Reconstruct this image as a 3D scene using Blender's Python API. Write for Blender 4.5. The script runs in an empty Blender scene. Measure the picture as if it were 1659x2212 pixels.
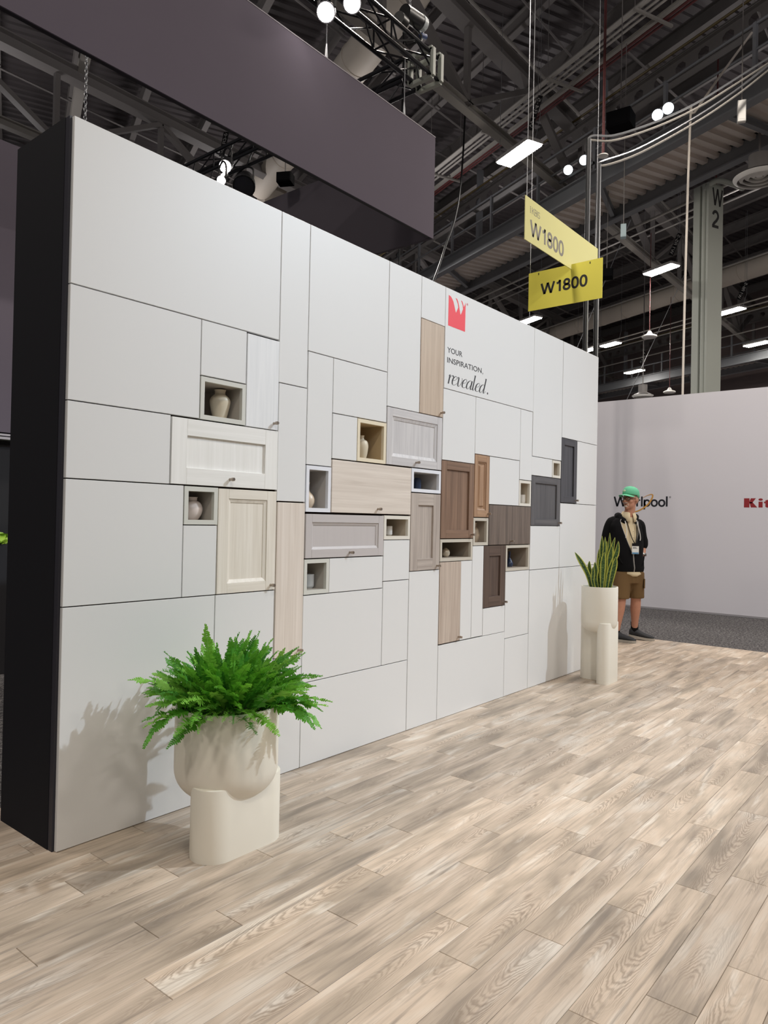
import bpy, bmesh, math, random
from mathutils import Vector, Matrix, noise
random.seed(7)
SC = bpy.context.scene
COL = SC.collection
PI = math.pi

# ------------------------------------------------------------------ camera
CX, CY, CZ = -1.4801, -2.9123, 1.3959
YAW, PITCH, ROLL = 0.6856, 0.0107, 0.0203
FPX = 1564.5
fw = Vector((math.cos(YAW)*math.cos(PITCH), math.sin(YAW)*math.cos(PITCH), math.sin(PITCH)))
rt = fw.cross(Vector((0, 0, 1))).normalized()
up = rt.cross(fw)
r2 = math.cos(ROLL)*rt + math.sin(ROLL)*up
u2 = -math.sin(ROLL)*rt + math.cos(ROLL)*up
cd = bpy.data.cameras.new('camera')
cam = bpy.data.objects.new('camera', cd)
COL.objects.link(cam)
M = Matrix((r2, u2, -fw)).transposed().to_4x4()
M.translation = (CX, CY, CZ)
cam.matrix_world = M
cd.sensor_fit = 'HORIZONTAL'
cd.sensor_width = 36.0
cd.lens = 36.0*FPX/1659.0
cd.clip_end = 300
SC.camera = cam

# ------------------------------------------------------------------ world, exposure, large lamps
SC.view_settings.view_transform = 'Standard'
SC.view_settings.look = 'None'
SC.view_settings.gamma = 1.0
SC.view_settings.use_curve_mapping = False
SC.view_settings.exposure = -0.07
SC.cycles.use_denoising = True
SC.cycles.max_bounces = 8
w = bpy.data.worlds.new('hall_air')
SC.world = w
w.use_nodes = True
w.node_tree.nodes['Background'].inputs[0].default_value = (0.80, 0.78, 0.80, 1)
w.node_tree.nodes['Background'].inputs[1].default_value = 0.22

def lamp(name, kind, loc, energy, col=(1, 1, 1), target=None, **kw):
    d = bpy.data.lights.new(name, kind)
    d.energy = energy
    d.color = col
    for k, v in kw.items():
        setattr(d, k, v)
    o = bpy.data.objects.new(name, d)
    COL.objects.link(o)
    o.location = loc
    if target is not None:
        o.rotation_euler = (Vector(target)-Vector(loc)).to_track_quat('-Z', 'Y').to_euler()
    return o

# the booth's rigged spot lamp, high to the right in front of the wall
lamp('unseen_spot', 'SPOT', (9.9, -8.9, 9.9), 4700, (0.76, 0.88, 1.0), (2.15, 0.0, 1.15), spot_size=0.58, spot_blend=1.0, shadow_soft_size=0.10)
# a second, weaker one from high on the left
lamp('unseen_spot', 'SPOT', (-3.5, -7.5, 7.5), 420, (0.80, 0.90, 1.0), (2.9, 0.0, 1.3), spot_size=0.5, spot_blend=1.0, shadow_soft_size=0.25)
# added spot with no known lamp, to brighten the pale logo wall
lamp('unseen_spot', 'SPOT', (3.0, -6.5, 8.6), 1250, (0.96, 0.97, 1.0), (10.7, -1.0, 2.0), spot_size=1.2, spot_blend=1.0, shadow_soft_size=0.35)
# the hall's rows of high-bay lamps around and behind the viewer; the upward fills are added to lighten the roof
for ix in range(5):
    for iy in range(5):
        lx, ly = -9.0+7.5*ix, -13.0+7.5*iy
        if ix == 3 and iy == 2:
            lx, ly = 9.0, -0.5      # clear of the catwalk
        if iy < 3:
            lamp('hall_area_light', 'AREA', (lx, ly, 9.6), 236, (1.0, 0.915, 0.815), (lx, ly, 0), shape='RECTANGLE', size=1.2, size_y=0.45)
        lamp('roof_fill', 'AREA', (lx, ly, 9.75), 62, (1.0, 0.95, 0.95), (lx, ly, 20), shape='RECTANGLE', size=1.2, size_y=0.45)

# added area lights brightening the far hall, with no fixtures of their own
for lx, ly in ((14.5, 10.5), (23, 4), (22, 15), (31, 9), (30, 20), (12, 20)):
    lamp('hall_area_light', 'AREA', (lx, ly, 9.6), 520, (1.0, 0.95, 0.90), (lx, ly, 0), shape='RECTANGLE', size=1.2, size_y=0.45)

# ------------------------------------------------------------------ materials
def srgb(c):
    out = []
    for v in c[:3]:
        v = v/255.0
        out.append(v/12.92 if v <= 0.04045 else ((v+0.055)/1.055)**2.4)
    return (*out, 1.0)

class NT:
    """small node helper"""
    def __init__(s, name):
        s.m = bpy.data.materials.new(name)
        s.m.use_nodes = True
        s.t = s.m.node_tree
        s.b = s.t.nodes['Principled BSDF']
    def n(s, typ, **kw):
        nd = s.t.nodes.new(typ)
        for k, v in kw.items():
            setattr(nd, k, v)
        return nd
    def l(s, a, b):
        s.t.links.new(a, b)
    def math(s, op, a, b=None, c=None):
        nd = s.n('ShaderNodeMath', operation=op)
        for i, v in enumerate((a, b, c)):
            if v is None:
                continue
            if isinstance(v, (int, float)):
                nd.inputs[i].default_value = v
            else:
                s.l(v, nd.inputs[i])
        return nd.outputs[0]
    def mix(s, f, a, b, mode='MIX'):
        nd = s.n('ShaderNodeMix', data_type='RGBA', blend_type=mode)
        if isinstance(f, (int, float)):
            nd.inputs[0].default_value = f
        else:
            s.l(f, nd.inputs[0])
        for i, v in ((6, a), (7, b)):
            if isinstance(v, (tuple, list)):
                nd.inputs[i].default_value = v
            else:
                s.l(v, nd.inputs[i])
        return nd.outputs[2]
    def ramp(s, f, stops):
        nd = s.n('ShaderNodeValToRGB')
        el = nd.color_ramp.elements
        while len(el) < len(stops):
            el.new(0.5)
        for e, (p, c) in zip(el, stops):
            e.position = p
            e.color = c
        s.l(f, nd.inputs[0])
        return nd.outputs[0]
    def noise(s, vec, scale, detail=3, rough=0.5, dist=0.0):
        nd = s.n('ShaderNodeTexNoise')
        nd.inputs['Scale'].default_value = scale
        nd.inputs['Detail'].default_value = detail
        nd.inputs['Roughness'].default_value = rough
        nd.inputs['Distortion'].default_value = dist
        s.l(vec, nd.inputs['Vector'])
        return nd.outputs[0]
    def mapping(s, vec, scale=(1, 1, 1), loc=(0, 0, 0)):
        nd = s.n('ShaderNodeMapping')
        nd.inputs['Scale'].default_value = scale
        nd.inputs['Location'].default_value = loc
        s.l(vec, nd.inputs['Vector'])
        return nd.outputs[0]
    def obj(s):
        return s.n('ShaderNodeTexCoord').outputs['Object']
    def bump(s, h, strength=0.2, dist=0.001):
        nd = s.n('ShaderNodeBump')
        nd.inputs['Strength'].default_value = strength
        nd.inputs['Distance'].default_value = dist
        s.l(h, nd.inputs['Height'])
        s.l(nd.outputs[0], s.b.inputs['Normal'])
    def base(s, c):
        if isinstance(c, (tuple, list)):
            s.b.inputs['Base Color'].default_value = c
        else:
            s.l(c, s.b.inputs['Base Color'])

MATS = {}
def plain(name, c, rough=0.5, metal=0.0, var=0.04, scale=6.0, spec=0.5):
    """one colour with a faint uneven tone"""
    if name in MATS:
        return MATS[name]
    t = NT(name)
    c = srgb(c)
    t.b.inputs['Roughness'].default_value = rough
    t.b.inputs['Metallic'].default_value = metal
    t.b.inputs['Specular IOR Level'].default_value = spec
    nz = t.noise(t.obj(), scale, 4)
    lo = tuple(v*(1-var) for v in c[:3])+(1,)
    hi = tuple(min(1, v*(1+var)) for v in c[:3])+(1,)
    t.base(t.mix(nz, lo, hi))
    MATS[name] = t.m
    return t.m

def emit(name, c, strength):
    if name in MATS:
        return MATS[name]
    t = NT(name)
    t.b.inputs['Base Color'].default_value = (0.9, 0.9, 0.9, 1)
    t.b.inputs['Emission Color'].default_value = srgb(c)
    t.b.inputs['Emission Strength'].default_value = strength
    MATS[name] = t.m
    return t.m

def wood(name, ca, cb, axis='z', fine=1.0, contrast=1.0, rough=0.45):
    """straight-grained laminate; the grain runs along axis (x or z) of the wall"""
    key = name+'_'+axis
    if key in MATS:
        return MATS[key]
    t = NT(key)
    o = t.obj()
    info = t.n('ShaderNodeObjectInfo')
    addv = t.n('ShaderNodeVectorMath', operation='ADD')
    t.l(o, addv.inputs[0])
    comb = t.n('ShaderNodeCombineXYZ')
    r = t.math('MULTIPLY', info.outputs['Random'], 13.0)
    for i in range(3):
        t.l(r, comb.inputs[i])
    t.l(comb.outputs[0], addv.inputs[1])
    vec = addv.outputs[0]
    st = (38*fine, 38*fine, 1.4) if axis == 'z' else (1.4, 38*fine, 38*fine)
    n1 = t.noise(t.mapping(vec, st), 1.0, 4, 0.55, 0.6)
    st2 = (190*fine, 190*fine, 3.0) if axis == 'z' else (3.0, 190*fine, 190*fine)
    n2 = t.noise(t.mapping(vec, st2), 1.0, 3, 0.6)
    f = t.math('ADD', t.math('MULTIPLY', n1, 0.75), t.math('MULTIPLY', n2, 0.35))
    k = 0.17/contrast
    t.base(t.ramp(f, [(max(0, 0.53-k), srgb(ca)), (min(1, 0.53+k), srgb(cb))]))
    t.b.inputs['Roughness'].default_value = rough
    t.bump(n2, 0.12, 0.0006)
    MATS[key] = t.m
    return t.m

def plank_mat():
    t = NT('vinyl_plank')
    o = t.obj()
    info = t.n('ShaderNodeObjectInfo')
    rnd = info.outputs['Random']
    sep = t.n('ShaderNodeSeparateXYZ')
    t.l(o, sep.inputs[0])
    x, y = sep.outputs[0], sep.outputs[1]
    # every plank starts at its own place in the print
    off = t.n('ShaderNodeCombineXYZ')
    t.l(t.math('MULTIPLY', rnd, 61.0), off.inputs[0])
    t.l(t.math('MULTIPLY', rnd, 17.0), off.inputs[1])
    add = t.n('ShaderNodeVectorMath', operation='ADD')
    t.l(o, add.inputs[0]); t.l(off.outputs[0], add.inputs[1])
    v = add.outputs[0]
    big = t.noise(t.mapping(v, (1.5, 7.0, 1)), 1.0, 3, 0.55, 0.4)
    patch = t.noise(t.mapping(v, (1.9, 13.0, 1), (5, 3, 0)), 1.0, 4, 0.55, 0.4)
    streak = t.noise(t.mapping(v, (2.2, 70.0, 1)), 1.0, 4, 0.6, 0.5)
    fine = t.noise(t.mapping(v, (9.0, 330.0, 1)), 1.0, 2, 0.6)
    col = t.ramp(big, [(0.30, srgb((152, 140, 126))), (0.43, srgb((184, 169, 152))), (0.55, srgb((206, 189, 171))), (0.70, srgb((218, 208, 195)))])
    white = t.ramp(patch, [(0.58, (0, 0, 0, 1)), (0.72, (1, 1, 1, 1))])
    col = t.mix(t.math('MULTIPLY', white, 0.75), col, srgb((236, 230, 220)))
    dark = t.ramp(t.noise(t.mapping(v, (1.3, 19.0, 1), (9, 1, 0)), 1.0, 5, 0.6, 0.6), [(0.56, (0, 0, 0, 1)), (0.70, (1, 1, 1, 1))])
    col = t.mix(t.math('MULTIPLY', dark, 0.72), col, srgb((130, 121, 112)))
    # cathedral grain: nested arches along the plank
    sgn = t.math('SUBTRACT', t.math('MULTIPLY', t.math('GREATER_THAN', t.math('FRACT', t.math('MULTIPLY', rnd, 7.13)), 0.5), 2.0), 1.0)
    yoff = t.math('MULTIPLY', t.math('SUBTRACT', t.math('FRACT', t.math('MULTIPLY', rnd, 3.77)), 0.5), 0.05)
    yy = t.math('ADD', t.math('MULTIPLY', t.math('ADD', y, yoff), 21.0), t.math('MULTIPLY', t.math('SUBTRACT', t.noise(t.mapping(v, (5, 10, 1)), 1.0, 2), 0.5), 0.7))
    arch = t.math('MULTIPLY', t.math('MULTIPLY', yy, yy), 0.27)
    tt = t.math('ADD', t.math('MULTIPLY', t.math('MULTIPLY', x, sgn), 1.0), arch)
    wob = t.math('MULTIPLY', t.noise(t.mapping(v, (4.5, 15, 1)), 1.0, 4, 0.6), 0.26)
    ph = t.math('MULTIPLY', t.math('ADD', tt, wob), 125.0)
    ring = t.math('MULTIPLY_ADD', t.math('SINE', ph), 0.5, 0.5)
    ring = t.math('POWER', ring, 1.6)
    msk = t.ramp(t.noise(t.mapping(v, (2.0, 4.5, 1), (2, 8, 0)), 1.0, 2), [(0.46, (0, 0, 0, 1)), (0.62, (1, 1, 1, 1))])
    edge = t.ramp(t.math('ABSOLUTE', yy), [(0.75, (1, 1, 1, 1)), (1.0, (0.25, 0.25, 0.25, 1))])
    gm = t.math('MULTIPLY', t.math('MULTIPLY', ring, msk), edge)
    col = t.mix(t.math('MULTIPLY', gm, 0.62), col, srgb((138, 122, 106)))
    st = t.ramp(streak, [(0.50, (0, 0, 0, 1)), (0.68, (1, 1, 1, 1))])
    col = t.mix(t.math('MULTIPLY', st, 0.42), col, srgb((132, 121, 110)))
    ft = t.ramp(fine, [(0.50, (0, 0, 0, 1)), (0.75, (1, 1, 1, 1))])
    col = t.mix(t.math('MULTIPLY', ft, 0.22), col, srgb((120, 108, 96)))
    # small dark knots
    vor = t.n('ShaderNodeTexVoronoi')
    vor.inputs['Scale'].default_value = 1.0
    t.l(t.mapping(v, (3.2, 10.0, 1)), vor.inputs['Vector'])
    kn = t.ramp(vor.outputs['Distance'], [(0.03, (1, 1, 1, 1)), (0.13, (0, 0, 0, 1))])
    col = t.mix(t.math('MULTIPLY', kn, 0.5), col, srgb((118, 100, 84)))
    tone = t.math('FRACT', t.math('MULTIPLY', rnd, 23.7))
    col = t.mix(1.0, col, t.ramp(tone, [(0.0, (0.80, 0.80, 0.81, 1)), (1.0, (1.06, 1.05, 1.04, 1))]), 'MULTIPLY')
    t.base(col)
    t.b.inputs['Roughness'].default_value = 0.48
    t.b.inputs['Specular IOR Level'].default_value = 0.35
    t.bump(fine, 0.06, 0.0005)
    return t.m

def carpet_mat():
    t = NT('charcoal_carpet')
    o = t.obj()
    n1 = t.noise(o, 190.0, 2, 0.7)
    n2 = t.noise(o, 38.0, 4, 0.75)
    f = t.math('ADD', t.math('MULTIPLY', n1, 0.45), t.math('MULTIPLY', n2, 0.55))
    t.base(t.ramp(f, [(0.40, srgb((44, 43, 46))), (0.50, srgb((84, 82, 84))), (0.60, srgb((150, 147, 146)))]))
    t.b.inputs['Roughness'].default_value = 1.0
    t.b.inputs['Specular IOR Level'].default_value = 0.1
    t.bump(n1, 0.8, 0.006)
    return t.m

def fabric(name, c, rough=0.9, weave=900.0, sheen=0.0):
    if name in MATS:
        return MATS[name]
    t = NT(name)
    o = t.obj()
    n1 = t.noise(o, weave*0.4, 2, 0.7)
    n2 = t.noise(o, 2.0, 3)
    c = srgb(c)
    a = tuple(v*0.93 for v in c[:3])+(1,)
    b = tuple(min(1, v*1.07) for v in c[:3])+(1,)
    t.base(t.mix(t.math('ADD', t.math('MULTIPLY', n1, 0.6), t.math('MULTIPLY', n2, 0.4)), a, b))
    t.b.inputs['Roughness'].default_value = rough
    t.b.inputs['Specular IOR Level'].default_value = 0.25
    t.b.inputs['Sheen Weight'].default_value = sheen
    MATS[name] = t.m
    return t.m

def fern_mat():
    t = NT('fern_green')
    info = t.n('ShaderNodeObjectInfo')
    nz = t.noise(t.obj(), 30.0, 3)
    f = t.math('ADD', t.math('MULTIPLY', info.outputs['Random'], 0.65), t.math('MULTIPLY', nz, 0.35))
    t.base(t.ramp(f, [(0.15, srgb((58, 130, 44))), (0.5, srgb((94, 170, 56))), (0.85, srgb((148, 206, 84)))]))
    t.b.inputs['Roughness'].default_value = 0.5
    t.b.inputs['Subsurface Weight'].default_value = 0.0
    tr = t.n('ShaderNodeBsdfTranslucent')
    tr.inputs[0].default_value = srgb((120, 190, 50))
    mx = t.n('ShaderNodeMixShader')
    mx.inputs[0].default_value = 0.25
    out = t.t.nodes['Material Output']
    t.l(t.b.outputs[0], mx.inputs[1]); t.l(tr.outputs[0], mx.inputs[2]); t.l(mx.outputs[0], out.inputs[0])
    return t.m

def snake_mat():
    t = NT('snake_leaf')
    uv = t.n('ShaderNodeUVMap').outputs[0]
    sep = t.n('ShaderNodeSeparateXYZ')
    t.l(uv, sep.inputs[0])
    u = t.math('ABSOLUTE', t.math('SUBTRACT', sep.outputs[0], 0.5))
    band = t.noise(t.mapping(uv, (3.0, 42.0, 1)), 1.0, 4, 0.6, 1.2)
    inner = t.ramp(band, [(0.40, srgb((30, 58, 28))), (0.55, srgb((66, 100, 48))), (0.68, srgb((128, 152, 88)))])
    mg = t.ramp(u, [(0.30, (0, 0, 0, 1)), (0.36, (1, 1, 1, 1))])
    t.base(t.mix(mg, inner, srgb((190, 194, 84))))
    t.b.inputs['Roughness'].default_value = 0.4
    return t.m

def skin_mat(name, c):
    t = NT(name)
    nz = t.noise(t.obj(), 35.0, 4)
    c = srgb(c)
    t.base(t.mix(nz, tuple(v*0.88 for v in c[:3])+(1,), tuple(min(1, v*1.1) for v in c[:3])+(1,)))
    t.b.inputs['Roughness'].default_value = 0.55
    return t.m

def deck_mat(name, c, rough, metal):
    t = NT(name)
    n = t.noise(t.obj(), 0.6, 4)
    c = srgb(c)
    t.base(t.mix(n, tuple(v*0.75 for v in c[:3])+(1,), tuple(v*1.25 for v in c[:3])+(1,)))
    t.b.inputs['Roughness'].default_value = rough
    t.b.inputs['Metallic'].default_value = metal
    return t.m

WHITE = plain('white_laminate', (224, 224, 223), 0.42, var=0.012, scale=1.5)
CORE = plain('dark_gap', (40, 30, 25), 0.9, spec=0.1)
BLACKFAB = fabric('black_fabric', (24, 24, 30), 0.85)
GREYFAB = fabric('grey_banner_fabric', (112, 105, 117), 0.95)
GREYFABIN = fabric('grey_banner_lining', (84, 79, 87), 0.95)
WALLFAB = plain('pale_grey_panel', (212, 210, 217), 0.7, var=0.02, scale=0.8)
POTW = plain('warm_white_ceramic', (234, 229, 216), 0.45, var=0.01)
SOIL = plain('potting_soil', (40, 32, 26), 1.0, var=0.4, scale=60)
NICKEL = plain('brushed_nickel', (172, 160, 148), 0.32, 0.9)
BLACKM = plain('black_metal', (26, 26, 29), 0.45, 0.3)
TUBEM = plain('black_truss_tube', (38, 38, 42), 0.3, 0.5)
STEEL = plain('grey_painted_steel', (150, 146, 140), 0.6, 0.0, 0.08, 1.2)
STEELD = plain('dark_painted_steel', (118, 114, 112), 0.6, 0.0, 0.1, 1.0)
STEELC = plain('catwalk_steel', (136, 138, 142), 0.8, 0.0, 0.08, 1.0, 0.15)
GRILLE = plain('speaker_cloth', (18, 18, 20), 0.95, 0.0, 0.05, 20, 0.05)
COLM = plain('column_paint', (168, 172, 164), 0.55, 0.0, 0.03, 1.5)
DUCTM = plain('duct_skin', (206, 197, 184), 0.6, 0.0, 0.06, 1.5)
PIPEM = plain('pale_conduit', (176, 172, 166), 0.45, 0.3, 0.05, 2)
REDM = plain('red_pipe', (96, 48, 48), 0.5, 0.0, 0.08, 2)
SILVER = plain('galvanised_cable', (170, 172, 176), 0.35, 0.8)
INK = plain('black_ink', (34, 32, 34), 0.6)
BLACKP = plain('black_plastic', (20, 20, 23), 0.4)
DARKP = plain('satin_black_paint', (30, 29, 34), 0.7)
WHITEM = plain('white_enamel', (228, 226, 222), 0.4)
LAMPE = emit('lamp_glow', (255, 248, 238), 60)
SPOTE = emit('spot_glow', (238, 248, 255), 3.5)

# ------------------------------------------------------------------ mesh helpers
class MB:
    def __init__(s):
        s.v, s.f, s.uv = [], [], None
    def add(s, vs, fs):
        o = len(s.v)
        s.v += [tuple(v) for v in vs]
        s.f += [tuple(i+o for i in f) for f in fs]
    def box(s, x0, x1, y0, y1, z0, z1):
        s.add([(x0, y0, z0), (x1, y0, z0), (x1, y1, z0), (x0, y1, z0), (x0, y0, z1), (x1, y0, z1), (x1, y1, z1), (x0, y1, z1)],
              [(0, 3, 2, 1), (4, 5, 6, 7), (0, 1, 5, 4), (1, 2, 6, 5), (2, 3, 7, 6), (3, 0, 4, 7)])
    def slab(s, x0, x1, z0, z1, y0, y1, c=0.0012):
        """box whose front (y0) edges are eased by c"""
        F = [(x0+c, y0, z0+c), (x1-c, y0, z0+c), (x1-c, y0, z1-c), (x0+c, y0, z1-c)]
        E = [(x0, y0+c, z0), (x1, y0+c, z0), (x1, y0+c, z1), (x0, y0+c, z1)]
        B = [(x0, y1, z0), (x1, y1, z0), (x1, y1, z1), (x0, y1, z1)]
        fs = [(0, 1, 2, 3), (11, 10, 9, 8)]
        for i in range(4):
            j = (i+1) % 4
            fs += [(i, i+4, j+4, j), (i+4, i+8, j+8, j+4)]
        s.add(F+E+B, fs)
    def obox(s, c, ax, ay, az):
        """oriented box: centre and three half-axis vectors"""
        c, ax, ay, az = map(Vector, (c, ax, ay, az))
        vs = [c+sx*ax+sy*ay+sz*az for sz in (-1, 1) for sx, sy in ((-1, -1), (1, -1), (1, 1), (-1, 1))]
        s.add(vs, [(0, 3, 2, 1), (4, 5, 6, 7), (0, 1, 5, 4), (1, 2, 6, 5), (2, 3, 7, 6), (3, 0, 4, 7)])
    def bar(s, p, q, wd, ht, upv=(0, 0, 1)):
        p, q = Vector(p), Vector(q)
        d = (q-p)
        n = d.normalized()
        side = n.cross(Vector(upv))
        if side.length < 1e-4:
            side = n.cross(Vector((1, 0, 0)))
        side.normalize()
        u_ = side.cross(n)
        s.obox((p+q)/2, d/2, side*wd/2, u_*ht/2)
    def tube(s, pts, r, n=8, cap=True):
        pts = [Vector(p) for p in pts]
        rs = r if isinstance(r, (list, tuple)) else [r]*len(pts)
        o = len(s.v)
        prev = None
        for i, p in enumerate(pts):
            d = (pts[min(i+1, len(pts)-1)]-pts[max(i-1, 0)]).normalized()
            if prev is None:
                a = d.cross(Vector((0, 0, 1)))
                if a.length < 1e-3:
                    a = d.cross(Vector((1, 0, 0)))
            else:
                a = prev-d*prev.dot(d)
            a.normalize()
            prev = a
            b = d.cross(a)
            for k in range(n):
                t = 2*PI*k/n
                s.v.append(tuple(p+rs[i]*(math.cos(t)*a+math.sin(t)*b)))
        for i in range(len(pts)-1):
            for k in range(n):
                k2 = (k+1) % n
                s.f.append((o+i*n+k, o+i*n+k2, o+(i+1)*n+k2, o+(i+1)*n+k))
        if cap:
            s.f.append(tuple(o+k for k in range(n))[::-1])
            s.f.append(tuple(o+(len(pts)-1)*n+k for k in range(n)))
    def lathe(s, prof, c=(0, 0, 0), n=32, cap=False):
        o = len(s.v)
        for r, z in prof:
            for k in range(n):
                t = 2*PI*k/n
                s.v.append((c[0]+r*math.cos(t), c[1]+r*math.sin(t), c[2]+z))
        for i in range(len(prof)-1):
            for k in range(n):
                k2 = (k+1) % n
                s.f.append((o+i*n+k, o+i*n+k2, o+(i+1)*n+k2, o+(i+1)*n+k))
        if cap:
            s.f.append(tuple(o+k for k in range(n))[::-1])
            s.f.append(tuple(o+(len(prof)-1)*n+k for k in range(n)))
    def prism(s, outline, z0, z1):
        n = len(outline)
        o = len(s.v)
        s.v += [(x, y, z0) for x, y in outline]+[(x, y, z1) for x, y in outline]
        s.f.append(tuple(o+k for k in range(n))[::-1])
        s.f.append(tuple(o+n+k for k in range(n)))
        for k in range(n):
            k2 = (k+1) % n
            s.f.append((o+k, o+k2, o+n+k2, o+n+k))
    def ellipsoid(s, c, ax, ay, az, nu=16, nv=10):
        c, ax, ay, az = map(Vector, (c, ax, ay, az))
        o = len(s.v)
        for i in range(nv+1):
            ph = -PI/2+PI*i/nv
            for k in range(nu):
                t = 2*PI*k/nu
                s.v.append(tuple(c+math.cos(ph)*(math.cos(t)*ax+math.sin(t)*ay)+math.sin(ph)*az))
        for i in range(nv):
            for k in range(nu):
                k2 = (k+1) % nu
                s.f.append((o+i*nu+k, o+i*nu+k2, o+(i+1)*nu+k2, o+(i+1)*nu+k))
    def loft(s, rings, n=20, cap=True):
        """rings of (centre, axis a, axis b)"""
        o = len(s.v)
        for c, a, b in rings:
            c, a, b = Vector(c), Vector(a), Vector(b)
            for k in range(n):
                t = 2*PI*k/n
                s.v.append(tuple(c+math.cos(t)*a+math.sin(t)*b))
        for i in range(len(rings)-1):
            for k in range(n):
                k2 = (k+1) % n
                s.f.append((o+i*n+k, o+i*n+k2, o+(i+1)*n+k2, o+(i+1)*n+k))
        if cap:
            s.f.append(tuple(o+k for k in range(n))[::-1])
            s.f.append(tuple(o+(len(rings)-1)*n+k for k in range(n)))
    def mesh(s, name, mat, smooth=False):
        m = bpy.data.meshes.new(name)
        m.from_pydata(s.v, [], s.f)
        m.validate()
        bm = bmesh.new(); bm.from_mesh(m)
        bmesh.ops.recalc_face_normals(bm, faces=bm.faces)
        bm.to_mesh(m); bm.free()
        if smooth:
            m.polygons.foreach_set('use_smooth', [True]*len(m.polygons))
            if smooth != 'all':
                m.set_sharp_from_angle(angle=math.radians(40))
        if mat:
            m.materials.append(mat)
        m.update()
        return m
    def build(s, name, mat, parent=None, smooth=False, loc=(0, 0, 0)):
        return link(name, s.mesh(name, mat, smooth), parent, loc)

def link(name, mesh, parent=None, loc=(0, 0, 0)):
    o = bpy.data.objects.new(name, mesh)
    COL.objects.link(o)
    o.location = loc
    if parent:
        o.parent = parent
    return o

def thing(name, label, cat, loc=(0, 0, 0), group=None, rz=0.0):
    o = bpy.data.objects.new(name, None)
    COL.objects.link(o)
    o.location = loc
    o.rotation_euler = (0, 0, rz)
    o.empty_display_size = 0.1
    return tag(o, label, cat, group)

def tag(o, label, cat, group=None):
    o['label'] = label
    o['category'] = cat
    if group:
        o['group'] = group
    return o

def struct(o):
    o['kind'] = 'structure'
    return o

def text_mesh(s, bold=0.0, spacing=1.0):
    """flat 2-D letters as (verts, faces), scaled so the bounding box is 0..1 x 0..1; also its aspect"""
    cu = bpy.data.curves.new('lettering', 'FONT')
    cu.body = s
    cu.size = 1.0
    cu.offset = bold
    cu.space_character = spacing
    cu.resolution_u = 4
    cu.fill_mode = 'BOTH'
    cu.extrude = 0.01
    o = bpy.data.objects.new('lettering', cu)
    COL.objects.link(o)
    bpy.context.view_layer.update()
    me = bpy.data.meshes.new_from_object(o.evaluated_get(bpy.context.evaluated_depsgraph_get()))
    vs = [tuple(v.co) for v in me.vertices]
    fs = [tuple(p.vertices) for p in me.polygons]
    bpy.data.objects.remove(o); bpy.data.curves.remove(cu); bpy.data.meshes.remove(me)
    x0, x1 = min(v[0] for v in vs), max(v[0] for v in vs)
    y0, y1 = min(v[1] for v in vs), max(v[1] for v in vs)
    return [((v[0]-x0)/(x1-x0), (v[1]-y0)/(y1-y0), v[2]/0.01) for v in vs], fs

def letters(s, origin, ex, ey, name='lettering', mat=None, parent=None, thick=0.0008, **kw):
    """letters filling the parallelogram origin + ex, origin + ey, raised towards ex x ey"""
    vs, fs = text_mesh(s, **kw)
    origin, ex, ey = Vector(origin), Vector(ex), Vector(ey)
    n = ex.cross(ey).normalized()*thick
    b = MB()
    b.add([origin+ex*v[0]+ey*v[1]+n*(v[2]*0.5+0.5) for v in vs], fs)
    return b.build(name, mat or INK, parent)

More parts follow.
